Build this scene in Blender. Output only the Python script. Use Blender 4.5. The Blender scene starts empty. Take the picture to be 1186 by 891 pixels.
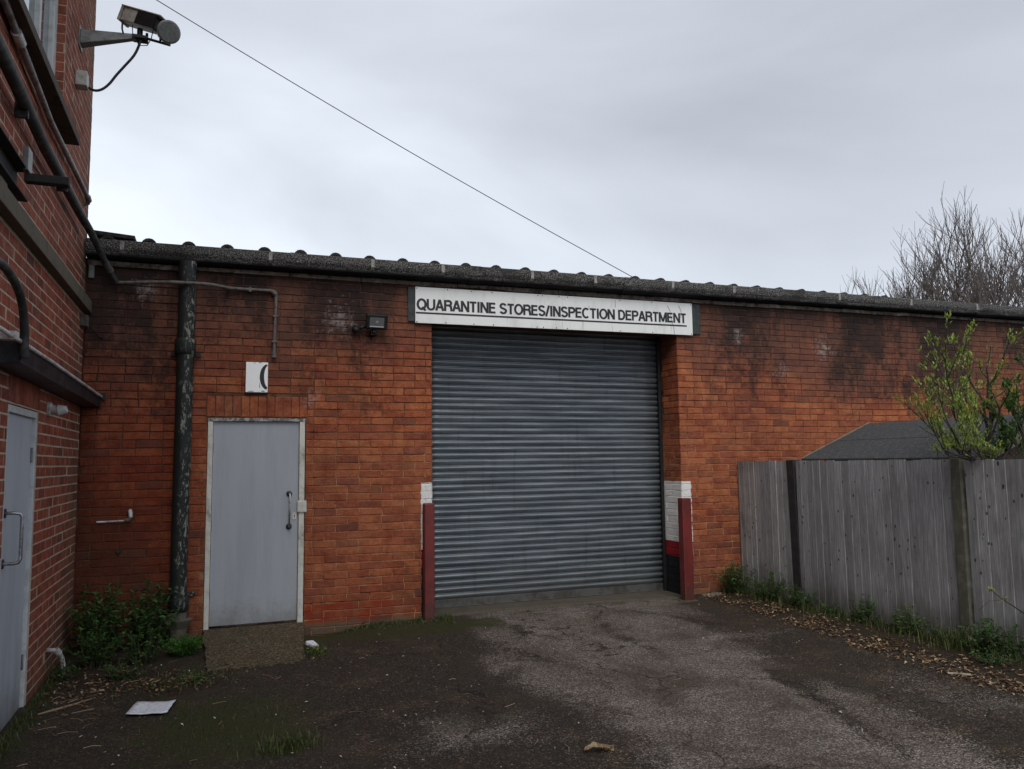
import bpy, math, random
from mathutils import Vector, Matrix, noise
random.seed(7)
S = bpy.context.scene
COL = S.collection
R = math.radians
ORG = {}

# ------------------------------------------------------------------ helpers
def rnd(a, b): return random.uniform(a, b)
def nz(x, y=0.0, z=0.0): return noise.noise(Vector((x, y, z)))

def spline(pts, k=5):
    P = [Vector(p) for p in pts]; P = [P[0]*2-P[1]]+P+[P[-1]*2-P[-2]]; out_ = []
    for i in range(1, len(P)-2):
        for j in range(k):
            t = j/k; a, b, c, d = P[i-1:i+3]
            out_.append(.5*((2*b)+(c-a)*t+(2*a-5*b+4*c-d)*t*t+(3*b-a-3*c+d)*t**3))
    return out_+[P[-2]]

class MB:
    def __init__(s): s.v = []; s.f = []; s.c = []; s.mi = []
    def face(s, idx, c=(.5, .5, .5), m=0): s.f.append(tuple(idx)); s.c.append(c); s.mi.append(m)
    def poly(s, pts, c=(.5, .5, .5), m=0):
        n = len(s.v); s.v += [tuple(p) for p in pts]; s.face(range(n, n+len(pts)), c, m)
    def box(s, x0, x1, y0, y1, z0, z1, c=(.5, .5, .5), M=None, m=0, faces='all'):
        n = len(s.v)
        P = [Vector((x, y, z)) for z in (z0, z1) for y in (y0, y1) for x in (x0, x1)]
        if M is not None: P = [M @ p for p in P]
        s.v += [tuple(p) for p in P]
        for q in ((0, 2, 3, 1), (4, 5, 7, 6), (0, 1, 5, 4), (2, 6, 7, 3), (0, 4, 6, 2), (1, 3, 7, 5)):
            s.face([n+i for i in q], c, m)
    def tube(s, pts, r, seg=10, caps=True, c=(.5, .5, .5), r_fn=None, m=0):
        pts = [Vector(p) for p in pts]
        rr = r if isinstance(r, (list, tuple)) else [r]*len(pts)
        rings = []; up = None
        for i, p in enumerate(pts):
            a = pts[max(i-1, 0)]; b = pts[min(i+1, len(pts)-1)]
            t = (b-a)
            if t.length < 1e-9: t = Vector((0, 0, 1))
            t.normalize()
            if up is None:
                up = Vector((0, 0, 1)) if abs(t.z) < .9 else Vector((1, 0, 0))
            u = t.cross(up); 
            if u.length < 1e-6: u = t.cross(Vector((0, 1, 0)))
            u.normalize(); w = u.cross(t).normalized(); up = w
            n = len(s.v)
            for k in range(seg):
                an = 2*math.pi*k/seg
                s.v.append(tuple(p + (u*math.cos(an)+w*math.sin(an))*rr[i]))
            rings.append(n)
        for a, b in zip(rings, rings[1:]):
            for k in range(seg):
                k2 = (k+1) % seg
                s.face((a+k, b+k, b+k2, a+k2), c, m)
        if caps:
            s.face([rings[0]+k for k in range(seg)], c, m)
            s.face([rings[-1]+k for k in reversed(range(seg))], c, m)
    def extrude(s, prof, a, b, to3, c=(.5, .5, .5), caps=True, closed=True, m=0):
        """profile [(p,q)...] swept from a to b; to3(t,p,q)->xyz"""
        n = len(s.v); k = len(prof)
        s.v += [tuple(to3(a, p, q)) for p, q in prof] + [tuple(to3(b, p, q)) for p, q in prof]
        for i in range(k if closed else k-1):
            j = (i+1) % k
            s.face((n+i, n+j, n+k+j, n+k+i), c, m)
        if caps and closed:
            s.face([n+i for i in reversed(range(k))], c, m); s.face([n+k+i for i in range(k)], c, m)
    def build(s, name, mats, parent=None, smooth=False, bevel=0, loc=None, fix=True, auto=None):
        if not isinstance(mats, (list, tuple)): mats = [mats]
        o3 = Vector(ORG[parent.name]) if parent is not None else Vector(loc if loc else (0, 0, 0))
        me = bpy.data.meshes.new(name)
        me.from_pydata([tuple(Vector(p)-o3) for p in s.v], [], s.f)
        for m in mats: me.materials.append(m)
        for p, mi in zip(me.polygons, s.mi): p.material_index = mi
        if smooth: me.polygons.foreach_set('use_smooth', [True]*len(me.polygons))
        at = me.color_attributes.new('tone', 'FLOAT_COLOR', 'CORNER')
        flat = []
        for p, c in zip(me.polygons, s.c):
            for _ in range(p.loop_total): flat += [c[0], c[1], c[2], 1.0]
        at.data.foreach_set('color', flat)
        if fix:
            import bmesh
            bm = bmesh.new(); bm.from_mesh(me)
            bmesh.ops.recalc_face_normals(bm, faces=bm.faces); bm.to_mesh(me); bm.free()
        me.update()
        o = bpy.data.objects.new(name, me); COL.objects.link(o)
        if parent is not None: o.parent = parent
        else: o.location = o3
        ORG[o.name] = tuple(o3)
        if smooth and auto:
            for e in me.edges: pass
            me.set_sharp_from_angle(angle=R(auto))
        if bevel:
            b = o.modifiers.new('bevel', 'BEVEL'); b.width = bevel; b.segments = 2; b.limit_method = 'ANGLE'
        return o

def tag(o, label, cat, group=None):
    o['label'] = label; o['category'] = cat
    if group: o['group'] = group
    return o
def thing(name, loc, label, cat, group=None):
    o = bpy.data.objects.new(name, None); COL.objects.link(o); o.location = loc
    o.empty_display_size = .1
    ORG[o.name] = tuple(loc)
    return tag(o, label, cat, group)
def structure(o): o['kind'] = 'structure'; return o
def stuff(o, label, cat):
    tag(o, label, cat); o['kind'] = 'stuff'; return o

# ------------------------------------------------------------------ materials
class N:
    def __init__(s, name):
        s.mat = bpy.data.materials.new(name); s.mat.use_nodes = True
        s.t = s.mat.node_tree; s.t.nodes.clear()
        s.out = s.t.nodes.new('ShaderNodeOutputMaterial')
        s.b = s.t.nodes.new('ShaderNodeBsdfPrincipled')
        s.t.links.new(s.b.outputs[0], s.out.inputs[0])
        s.pos = s.t.nodes.new('ShaderNodeNewGeometry').outputs['Position']
    def new(s, ty, **k):
        n = s.t.nodes.new(ty)
        for a, b in k.items(): setattr(n, a, b)
        return n
    def put(s, sock, v):
        if hasattr(v, 'is_linked') or isinstance(v, bpy.types.NodeSocket): s.t.links.new(v, sock)
        elif isinstance(v, (tuple, list)) and len(v) == 3 and sock.type == 'RGBA': sock.default_value = (*v, 1)
        else: sock.default_value = v
    def math(s, op, a, b=0.0, c=None, clamp=False):
        n = s.new('ShaderNodeMath', operation=op, use_clamp=clamp)
        s.put(n.inputs[0], a); s.put(n.inputs[1], b)
        if c is not None: s.put(n.inputs[2], c)
        return n.outputs[0]
    def scale(s, v, k):
        n = s.new('ShaderNodeMapping'); s.put(n.inputs['Vector'], v); n.inputs['Scale'].default_value = k
        return n.outputs[0]
    def noise(s, sc, det=4, rough=.55, vec=None, dist=0, k=None):
        v = s.pos if vec is None else vec
        if k: v = s.scale(v, k)
        n = s.new('ShaderNodeTexNoise'); s.put(n.inputs['Vector'], v)
        n.inputs['Scale'].default_value = sc; n.inputs['Detail'].default_value = det
        n.inputs['Roughness'].default_value = rough; n.inputs['Distortion'].default_value = dist
        return n.outputs[0]
    def voro(s, sc, feature='F1', vec=None, k=None, out='Distance'):
        v = s.pos if vec is None else vec
        if k: v = s.scale(v, k)
        n = s.new('ShaderNodeTexVoronoi', feature=feature); s.put(n.inputs['Vector'], v)
        n.inputs['Scale'].default_value = sc
        return n.outputs[out]
    def ramp(s, v, stops, interp='LINEAR'):
        n = s.new('ShaderNodeValToRGB'); s.put(n.inputs[0], v); cr = n.color_ramp; cr.interpolation = interp
        while len(cr.elements) < len(stops): cr.elements.new(.5)
        for e, (p, c) in zip(cr.elements, stops):
            e.position = p; e.color = (*c, 1) if isinstance(c, (tuple, list)) else (c, c, c, 1)
        return n.outputs[0]
    def step(s, v, a, b):      # smooth 0..1 between a and b
        n = s.new('ShaderNodeMapRange', interpolation_type='SMOOTHSTEP'); s.put(n.inputs[0], v)
        n.inputs[1].default_value = a; n.inputs[2].default_value = b
        return n.outputs[0]
    def mix(s, f, a, b, mode='MIX'):
        n = s.new('ShaderNodeMix', data_type='RGBA', blend_type=mode)
        s.put(n.inputs[0], f); s.put(n.inputs[6], a); s.put(n.inputs[7], b)
        return n.outputs[2]
    def xyz(s, v=None):
        n = s.new('ShaderNodeSeparateXYZ'); s.put(n.inputs[0], s.pos if v is None else v); return n.outputs
    def attr(s, name='tone'):
        n = s.new('ShaderNodeAttribute', attribute_name=name); return n.outputs['Color'], s.xyz(n.outputs['Color'])
    def bump(s, h, strength=.4, dist=.01, normal=None):
        n = s.new('ShaderNodeBump'); n.inputs['Strength'].default_value = strength
        n.inputs['Distance'].default_value = dist; s.put(n.inputs['Height'], h)
        if normal is not None: s.put(n.inputs['Normal'], normal)
        return n.outputs[0]
    def fin(s, col=None, rough=.8, metal=0.0, normal=None, spec=None):
        if col is not None: s.put(s.b.inputs['Base Color'], col)
        s.put(s.b.inputs['Roughness'], rough); s.put(s.b.inputs['Metallic'], metal)
        if normal is not None: s.put(s.b.inputs['Normal'], normal)
        if spec is not None: s.put(s.b.inputs['Specular IOR Level'], spec)
        return s.mat

def worn(name, col, col2, rough=.6, metal=0.0, sc=12, amt=(.45, .65), bump=.15, dirt=None, spec=None):
    n = N(name)
    f = n.step(n.noise(sc, 6, .65), *amt)
    c = n.mix(f, col, col2)
    if dirt:
        g = n.step(n.noise(sc*.35, 5, .7), .5, .72)
        c = n.mix(g, c, dirt)
    h = n.noise(sc*12, 4, .6)
    return n.fin(c, rough, metal, n.bump(h, bump, .004), spec)

def painted(n, p, base):
    """corner bands: white over red over black, ragged along the bricks"""
    dn = n.math('MULTIPLY', n.math('SUBTRACT', n.noise(14, 3), .5), .045)
    for x0, x1, zs in ((1.995, 2.16, (1.36, .69, .51, .03)), (5.04, 5.215, (1.31, .61, .44, .0))):
        m = n.math('MULTIPLY', n.step(n.math('ADD', p[0], dn), x0-.006, x0+.006), n.step(n.math('ADD', p[0], dn), x1+.006, x1-.006))
        z = n.math('ADD', p[2], n.math('MULTIPLY', dn, .6))
        st = [n.step(z, a+.004, a-.004) for a in zs]
        wh = n.mix(n.step(n.noise(35, 5, .7), .6, .75), (.78, .77, .76), (.50, .47, .44))
        base = n.mix(n.math('MULTIPLY', m, st[0]), base, wh)
        base = n.mix(n.math('MULTIPLY', m, st[1]), base, (.30, .02, .028))
        base = n.mix(n.math('MULTIPLY', m, st[2]), base, (.018, .02, .024))
    return base

def brick_material(name, ramp_cols, soot, paint=False, left=False):
    n = N(name); col, t = n.attr(); p = n.xyz()
    base = n.ramp(t[0], ramp_cols)
    v = n.noise(8, 8, .78)
    base = n.mix(n.step(v, .36, .66), base, n.mix(1.0, base, (.60, .50, .48), 'MULTIPLY'))
    v2 = n.noise(3.3, 5, .7, k=(1, 1, 1.8))
    base = n.mix(n.math('MULTIPLY', n.step(v2, .46, .66), .6), base, n.mix(1.0, base, (.70, .60, .60), 'MULTIPLY'))
    pit = n.noise(70, 4, .85)
    base = n.mix(n.math('MULTIPLY', n.step(pit, .56, .66), .55), base, (.10, .04, .028))
    base = n.mix(n.math('MULTIPLY', n.step(n.noise(38, 6, .85), .62, .70), .35), base, (.50, .30, .20))
    fine = n.noise(160, 3, .6)
    base = n.mix(n.math('MULTIPLY', n.step(fine, .52, .72), .35), base, (.10, .045, .03))
    # orange burnt tone blotches
    base = n.mix(n.math('MULTIPLY', n.step(n.noise(1.3, 3), .45, .7), .5), base, n.mix(1.0, base, (1.15, .9, .75), 'MULTIPLY'))
    if not left:
        # upper courses weathered plum / soot
        big = n.noise(.55, 5, .6, k=(1, 1, 1.6))
        base = n.mix(n.math('MULTIPLY', n.step(big, .42, .68), .5), base, n.mix(1.0, base, (.62, .55, .60), 'MULTIPLY'))
        w = n.math('ADD', p[2], n.math('MULTIPLY', n.noise(1.1, 5, .6, k=(1, 1, .6)), 2.4))
        w = n.math('SUBTRACT', w, n.math('MULTIPLY', n.math('MULTIPLY', n.step(p[0], 1.4, 2.0), n.step(p[0], 5.6, 5.2)), .35))
        up = n.step(w, 3.3, 4.25)
        base = n.mix(n.math('MULTIPLY', up, .70), base, (.098, .056, .046))
        w2 = n.math('ADD', p[2], n.math('MULTIPLY', n.noise(2.1, 6, .68, k=(1, 1, .28)), 1.9))
        top = n.step(w2, 3.95, 4.5)
        base = n.mix(n.math('MULTIPLY', top, .88), base, (.026, .021, .020))
        # runs of black at chosen leaks
        stn = n.math('ADD', n.math('MULTIPLY', n.noise(3.2, 8, .72, k=(1, 1, .55)), .7), n.math('MULTIPLY', n.voro(9, out='Color') if False else n.noise(17, 5, .75), .3))
        for cx, hw, z0 in ((-.85, .42, 2.35), (1.15, .38, 2.45), (9.35, .62, 1.9), (7.9, .55, 2.45), (6.1, .45, 2.55), (10.9, .35, 2.8), (.2, .25, 2.9)):
            dx = n.math('ABSOLUTE', n.math('SUBTRACT', p[0], cx))
            a = n.math('SUBTRACT', 1.0, n.math('DIVIDE', dx, hw), clamp=False)
            b = n.math('SUBTRACT', p[2], z0)
            q = n.math('ADD', n.math('MINIMUM', a, n.math('MULTIPLY', b, .9)), n.math('ADD', .30, n.math('MULTIPLY', n.math('SUBTRACT', stn, .5), 5.5)))
            base = n.mix(n.math('MULTIPLY', n.step(q, .0, .9), .85), base, (.022, .018, .018))
        # white salts
        for cx, cz, r_ in ((7.25, 2.95, .28), (1.15, 3.0, .3), (5.95, 3.05, .2), (.9, 2.2, .18), (6.6, 2.65, .18), (-.6, 3.2, .25), (3.2, 3.3, .3)):
            dx = n.math('SUBTRACT', p[0], cx); dz = n.math('SUBTRACT', p[2], cz)
            d = n.math('SQRT', n.math('ADD', n.math('MULTIPLY', dx, dx), n.math('MULTIPLY', dz, dz)))
            a = n.math('SUBTRACT', 1.0, n.math('DIVIDE', d, r_))
            q = n.math('ADD', a, n.math('MULTIPLY', n.math('SUBTRACT', n.noise(13, 6, .8), .55), 5.0))
            base = n.mix(n.math('MULTIPLY', n.step(q, .2, 1.3), n.math('MULTIPLY', n.step(a, -.2, .3), .6)), base, (.42, .38, .36))
        sc_ = n.math('MULTIPLY', n.step(n.noise(11, 7, .85), .60, .70), n.math('MULTIPLY', n.step(n.noise(.9, 4, .6), .5, .62), n.step(p[2], 1.9, 2.6)))
        base = n.mix(n.math('MULTIPLY', sc_, .55), base, (.34, .27, .24))
        # damp greenish brown low down on the left, and by the base
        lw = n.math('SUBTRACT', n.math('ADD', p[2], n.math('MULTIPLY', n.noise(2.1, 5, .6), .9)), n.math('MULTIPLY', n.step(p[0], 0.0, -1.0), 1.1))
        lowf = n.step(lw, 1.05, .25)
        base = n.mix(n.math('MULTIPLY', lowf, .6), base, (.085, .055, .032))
        lf = n.math('MULTIPLY', n.step(p[0], .2, -.5), n.step(p[2], 3.0, 1.2))  # corner shade put into the colour: brick smoothly darker towards the left
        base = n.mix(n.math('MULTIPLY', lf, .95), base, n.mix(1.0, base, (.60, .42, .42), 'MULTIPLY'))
        # bottom two courses: red paint traces
        rp = n.math('MULTIPLY', n.step(p[2], .23, .20), n.math('MULTIPLY', n.step(p[2], .03, .07), n.math('MULTIPLY', n.step(p[0], .8, .9), n.step(p[0], 2.1, 2.0))))
        rp = n.math('MULTIPLY', rp, n.step(n.noise(4, 4), .3, .55))
        base = n.mix(n.math('MULTIPLY', rp, .9), base, (.27, .04, .018))
        cem = n.math('MULTIPLY', n.step(n.math('ADD', p[2], n.math('MULTIPLY', n.noise(6, 4), .1)), .10, .06), .8)
        base = n.mix(cem, base, (.13, .105, .075))
    else:
        w = n.math('ADD', p[2], n.math('MULTIPLY', n.noise(1.1, 5, .6), 1.5))
        base = n.mix(n.math('MULTIPLY', n.step(w, 1.2, .7), .6), base, (.10, .075, .05))
        g = n.math('MULTIPLY', n.step(p[1], -1.0, -.1), n.step(n.noise(2, 5), .35, .7))
        base = n.mix(n.math('MULTIPLY', g, .7), base, (.16, .115, .075))
        base = n.mix(n.math('MULTIPLY', n.step(n.noise(1.6, 6, .7), .55, .75), .5), base, (.09, .05, .04))
    # per brick darkness
    base = n.mix(n.math('MULTIPLY', n.step(t[1], .84, 1.0), .5), base, (.075, .042, .036))
    if paint: base = painted(n, p, base)
    h = n.math('ADD', n.math('MULTIPLY', n.noise(45, 6, .7), 1.0), n.math('MULTIPLY', n.noise(260, 3, .6), .35))
    return n.fin(base, .88, 0, n.bump(h, 1.0, .011), spec=.2)

M = {}
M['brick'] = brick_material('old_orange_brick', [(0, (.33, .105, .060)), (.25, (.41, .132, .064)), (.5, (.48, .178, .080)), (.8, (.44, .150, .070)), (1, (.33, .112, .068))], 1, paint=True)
M['brick_left'] = brick_material('red_facing_brick', [(0, (.34, .112, .072)), (.35, (.42, .130, .080)), (.7, (.39, .138, .090)), (1, (.27, .10, .072))], 0, left=True)

def mortar(name, a, b, left=False):
    n = N(name); p = n.xyz()
    c = n.mix(n.step(n.noise(2.3 if left else 5.5, 6, .75), .38, .6), a, b)
    if not left:
        w = n.math('ADD', p[2], n.math('MULTIPLY', n.noise(1.5, 4), 1.6))
        c = n.mix(n.math('MULTIPLY', n.step(w, 2.2, 3.2), .85), c, (.075, .038, .026))
        c = n.mix(n.math('MULTIPLY', n.step(n.noise(4, 6, .75, k=(1, 1, 3)), .53, .62), .85), c, (.025, .015, .012))
        lf = n.math('MULTIPLY', n.step(p[0], .2, -.4), .8)  # joints darkened as well, corner shade put into the mortar colour
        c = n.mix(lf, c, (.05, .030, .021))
    c = n.mix(n.math('MULTIPLY', n.step(n.noise(80, 4), .5, .7), .35), c, (.07, .045, .03))
    if not left: c = painted(n, p, c)
    return n.fin(c, .95, 0, n.bump(n.noise(120, 5, .7), .8, .006), spec=.1)
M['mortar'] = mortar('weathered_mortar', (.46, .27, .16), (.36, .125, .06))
M['mortar_left'] = mortar('pale_mortar', (.58, .47, .37), (.44, .34, .26), True)

n = N('asphalt'); col, t = n.attr('zone'); p = n.xyz()
v1 = n.voro(130, out='Color'); vv = n.xyz(v1)[0]
e = n.voro(130, 'DISTANCE_TO_EDGE')
wob = n.math('MULTIPLY', n.math('SUBTRACT', n.math('ADD', n.math('MULTIPLY', n.noise(1.9, 8, .68, dist=.6), .75), n.math('MULTIPLY', n.noise(14, 6, .7), .25)), .5), 2.1)
lightm = n.step(n.math('ADD', n.math('ADD', t[0], wob), n.math('MULTIPLY', n.math('SUBTRACT', vv, .5), .35)), .26, .74)
vlight = n.noise(2.2, 5, .6)
lightc = n.ramp(vv, [(0, (.050, .042, .037)), (.45, (.135, .112, .098)), (.8, (.24, .205, .182)), (1, (.44, .39, .35))])
lightc = n.mix(n.step(vlight, .35, .7), lightc, n.mix(1.0, lightc, (.62, .58, .56), 'MULTIPLY'))
darkc = n.ramp(vv, [(0, (.014, .0105, .008)), (.55, (.030, .0225, .0165)), (.9, (.062, .048, .036)), (1, (.16, .135, .11))])
darkc = n.mix(n.step(n.noise(3.1, 5, .6), .5, .72), darkc, n.mix(1.0, darkc, (1.9, 1.7, 1.45), 'MULTIPLY'))
c = n.mix(lightm, darkc, lightc)
mud = n.math('MULTIPLY', n.step(n.noise(1.3, 8, .72, dist=.8), .47, .66), .6)
c = n.mix(mud, c, n.mix(n.noise(50, 5, .8), (.022, .016, .010), (.075, .056, .038)))
c = n.mix(n.math('MULTIPLY', n.step(n.noise(.8, 7, .7), .55, .7), .4), c, (.070, .058, .034))
c = n.mix(n.math('MULTIPLY', n.step(n.math('SUBTRACT', 1.0, e), .93, 1.0), .55), c, (.012, .010, .009))
wv = n.new('ShaderNodeVectorMath', operation='ADD'); n.put(wv.inputs[0], n.pos)
nn = n.new('ShaderNodeTexNoise'); n.put(nn.inputs['Vector'], n.pos); nn.inputs['Scale'].default_value = 3.5; nn.inputs['Detail'].default_value = 6
sv = n.new('ShaderNodeVectorMath', operation='SCALE'); n.put(sv.inputs[0], nn.outputs['Color']); sv.inputs['Scale'].default_value = .55; n.put(wv.inputs[1], sv.outputs[0])
ck = n.voro(.75, 'DISTANCE_TO_EDGE', vec=wv.outputs[0])
ckm = n.math('MULTIPLY', n.step(ck, .010, .003), n.step(n.noise(.9, 3), .46, .58))
c = n.mix(n.math('MULTIPLY', ckm, .8), c, (.006, .005, .004))
mossm = n.step(n.math('ADD', t[1], n.math('MULTIPLY', n.math('SUBTRACT', n.noise(9, 7, .75), .5), 1.5)), .38, .8)
c = n.mix(n.math('MULTIPLY', mossm, .85), c, n.ramp(n.noise(60, 4, .7), [(.3, (.014, .017, .004)), (.6, (.040, .046, .010)), (.8, (.085, .085, .020))]))
soil = n.step(n.math('ADD', t[2], n.math('MULTIPLY', n.math('SUBTRACT', n.noise(11, 7, .75), .5), 1.1)), .35, .75)
c = n.mix(n.math('MULTIPLY', soil, .9), c, n.ramp(n.noise(45, 5, .75), [(.25, (.010, .007, .005)), (.55, (.032, .022, .014)), (.8, (.09, .06, .035))]))
h = n.math('ADD', n.math('MULTIPLY', e, 1.2), n.math('MULTIPLY', n.noise(30, 5, .7), .5))
M['ground'] = n.fin(c, n.mix(lightm, (.78,)*3, (.9,)*3), 0, n.bump(h, .7, .008), spec=.25)

def concrete(name, a, b, moss=.3, pebble=False):
    n = N(name)
    v = n.voro(95 if pebble else 220, out='Color'); vv = n.xyz(v)[0]
    if pebble:
        c = n.ramp(vv, [(0, tuple(x*.35 for x in a)), (.5, a), (.85, b), (1, tuple(min(.6, x*1.7) for x in b))])
        hh = n.math('MULTIPLY', n.voro(95), -1.0)
    else:
        c = n.mix(n.noise(14, 6, .7), a, b); hh = n.noise(90, 5, .7)
    c = n.mix(n.math('MULTIPLY', n.step(n.noise(5, 7, .75), .48, .68), moss), c, (.035, .036, .018))
    c = n.mix(n.math('MULTIPLY', n.step(n.noise(22, 5, .75), .58, .7), .6), c, (.025, .022, .02))
    return n.fin(c, .92, 0, n.bump(hh, .6, .006), spec=.2)
M['concrete'] = concrete('mossy_concrete', (.17, .145, .11), (.10, .09, .068), .45)
M['pad'] = concrete('exposed_aggregate', (.075, .058, .036), (.14, .112, .072), .5, True)
M['threshold'] = concrete('grey_threshold', (.105, .092, .072), (.065, .056, .044), .4)
M['pale_stone'] = concrete('pale_stone', (.36, .34, .28), (.25, .24, .20), .2)

n = N('lichen_cement'); p = n.xyz()
sp = n.step(n.noise(75, 5, .8), .47, .60)
c = n.mix(sp, (.030, .029, .030), (.27, .265, .25))
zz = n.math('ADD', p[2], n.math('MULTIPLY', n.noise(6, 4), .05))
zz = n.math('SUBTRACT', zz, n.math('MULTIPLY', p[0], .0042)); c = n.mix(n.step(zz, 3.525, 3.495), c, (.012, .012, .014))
c = n.mix(n.math('MULTIPLY', n.step(n.noise(2.2, 4), .5, .7), .7), c, (.03, .028, .028))
M['gutter'] = n.fin(c, .9, 0, n.bump(n.noise(70, 5, .8), .8, .008), spec=.2)
M['roof'] = worn('mossy_roof_sheet', (.018, .018, .018), (.05, .048, .046), .95, sc=30, bump=.6)
M['clip'] = worn('pale_clip', (.30, .29, .27), (.12, .11, .10), .8, sc=40)
M['plate'] = worn('rotten_wall_plate', (.14, .115, .09), (.035, .03, .027), .9, sc=16, bump=.6, dirt=(.30, .27, .23))

n = N('shutter_galvanised'); p = n.xyz()
st = n.noise(3, 6, .65, k=(.5, 1, 9)); g = n.noise(40, 5, .7)
c = n.mix(n.step(st, .35, .7), (.125, .148, .168), (.25, .28, .305))
c = n.mix(n.math('MULTIPLY', n.step(g, .6, .75), .4), c, (.06, .06, .06))
c = n.mix(n.math('MULTIPLY', n.step(n.math('ADD', p[2], n.math('MULTIPLY', n.noise(2.5, 5), .5)), .75, .2), .45), c, (.11, .10, .085))
stk = n.noise(2.5, 6, .75, k=(6, 1, .35))
c = n.mix(n.math('MULTIPLY', n.step(stk, .54, .70), .45), c, (.075, .068, .060))
sc2 = n.noise(30, 5, .8, k=(.25, 1, 2.5))
c = n.mix(n.math('MULTIPLY', n.step(sc2, .64, .70), .6), c, (.40, .41, .41))
M['shutter'] = n.fin(c, n.ramp(g, [(.3, .30), (.7, .50)]), .45, n.bump(g, .15, .003), spec=.5)
M['rail'] = worn('shutter_rail', (.10, .10, .098), (.055, .05, .043), .6, .3, sc=8, dirt=(.06, .05, .04))
M['guide'] = worn('black_guide', (.006, .006, .008), (.014, .014, .016), .6, sc=14)

def door_mat(name, base, shade, ztop):
    n = N(name); p = n.xyz()
    s_ = n.noise(2.2, 6, .7, k=(3, 3, .35))
    c = n.mix(n.step(s_, .4, .68), base, shade)
    low = n.step(n.math('ADD', p[2], n.math('MULTIPLY', n.noise(7, 6, .75), .55)), .62, .25)
    c = n.mix(n.math('MULTIPLY', low, .6), c, (.12, .105, .085))
    c = n.mix(n.math('MULTIPLY', n.step(n.noise(60, 5, .8), .64, .72), .7), c, (.08, .065, .055))
    return n.fin(c, .5, 0, n.bump(n.noise(25, 4, .5), .12, .004), spec=.35)
M['door'] = door_mat('grey_door_paint', (.37, .395, .435), (.325, .35, .39), 2)
M['door_left'] = door_mat('pale_grey_door_paint', (.46, .50, .56), (.38, .42, .48), 2)
M['frame'] = worn('flaking_cream_paint', (.62, .61, .56), (.47, .46, .42), .6, sc=9, bump=.4, dirt=(.17, .15, .12))
M['frame_top'] = worn('flaking_frame_head', (.40, .40, .38), (.12, .115, .11), .8, sc=22, amt=(.42, .55), bump=.6)
M['white_trim'] = worn('white_trim', (.55, .57, .58), (.42, .43, .43), .5, sc=10)
M['steel'] = worn('handle_steel', (.42, .43, .44), (.2, .2, .2), .28, .9, sc=30, bump=.05)
M['steel_dark'] = worn('dark_boss', (.07, .08, .095), (.03, .03, .035), .35, .6, sc=30)
M['black'] = worn('black_plastic', (.008, .008, .009), (.016, .016, .018), .5, sc=20, spec=.3)
M['black_matt'] = worn('black_matt', (.010, .010, .011), (.025, .023, .022), .8, sc=15)
M['glass_dark'] = N('lamp_glass').fin((.14, .15, .16), .08, .2)
n = N('window_glass'); M['glass'] = n.fin((.32, .36, .38), .04, .75)
M['white_bulk'] = N('white_enamel').fin((.92, .93, .93), .3, 0)
M['conduit'] = worn('grey_conduit', (.14, .125, .115), (.06, .052, .046), .7, .1, sc=25, bump=.3, dirt=(.05, .045, .04))
M['galv'] = worn('galvanised_conduit', (.26, .25, .24), (.13, .105, .09), .6, .3, sc=20, dirt=(.10, .06, .045))
M['dark_pipe'] = worn('dark_mossy_pipe', (.022, .024, .024), (.065, .068, .06), .7, .1, sc=18, bump=.5)
M['white_pipe'] = worn('white_pipe', (.60, .60, .60), (.30, .29, .28), .45, sc=16, dirt=(.25, .22, .2))
M['black_gutter'] = worn('black_gutter', (.010, .010, .013), (.035, .035, .042), .5, sc=7, spec=.25)
M['cctv'] = worn('camera_paint', (.42, .41, .38), (.26, .25, .225), .5, .1, sc=14, dirt=(.1, .09, .08))
M['bracket'] = worn('bracket_grey', (.19, .195, .195), (.11, .11, .11), .5, .3, sc=12)
M['ir'] = worn('lamp_lens', (.21, .235, .235), (.15, .17, .165), .35, .2, sc=8)
n = N('red_oxide_paint'); p = n.xyz()
c = n.mix(n.step(n.noise(6, 5), .4, .65), (.165, .021, .019), (.115, .017, .015))
ch = n.math('ADD', n.noise(28, 7, .8, k=(1, 1, .5)), n.math('MULTIPLY', n.step(p[2], .5, .0), .05))
c = n.mix(n.step(ch, .62, .65), c, n.mix(n.noise(60), (.05, .022, .014), (.16, .13, .11)))
c = n.mix(n.math('MULTIPLY', n.step(p[2], .28, .0), .6), c, (.045, .030, .022))
M['post_red'] = n.fin(c, .5, 0, n.bump(ch, .3, .004))
M['backing'] = worn('dark_green_board', (.022, .030, .032), (.045, .052, .052), .7, sc=18)
n = N('sign_white'); p = n.xyz()
c = n.mix(n.step(n.noise(5, 6, .7, k=(1, 1, .4)), .48, .72), (.78, .80, .79), (.64, .66, .64))
c = n.mix(n.math('MULTIPLY', n.step(n.noise(90, 5, .8), .66, .74), .6), c, (.15, .13, .11))
c = n.mix(n.math('MULTIPLY', n.step(n.noise(9, 6, .7, k=(3, 1, .35)), .62, .72), .45), c, (.20, .18, .15))
M['sign'] = n.fin(c, .45, 0, spec=.4)
M['ink'] = N('sign_lettering').fin((.012, .012, .014), .5)
M['paper'] = worn('damp_paper', (.68, .70, .76), (.52, .54, .60), .7, sc=30, amt=(.5, .6))

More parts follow.
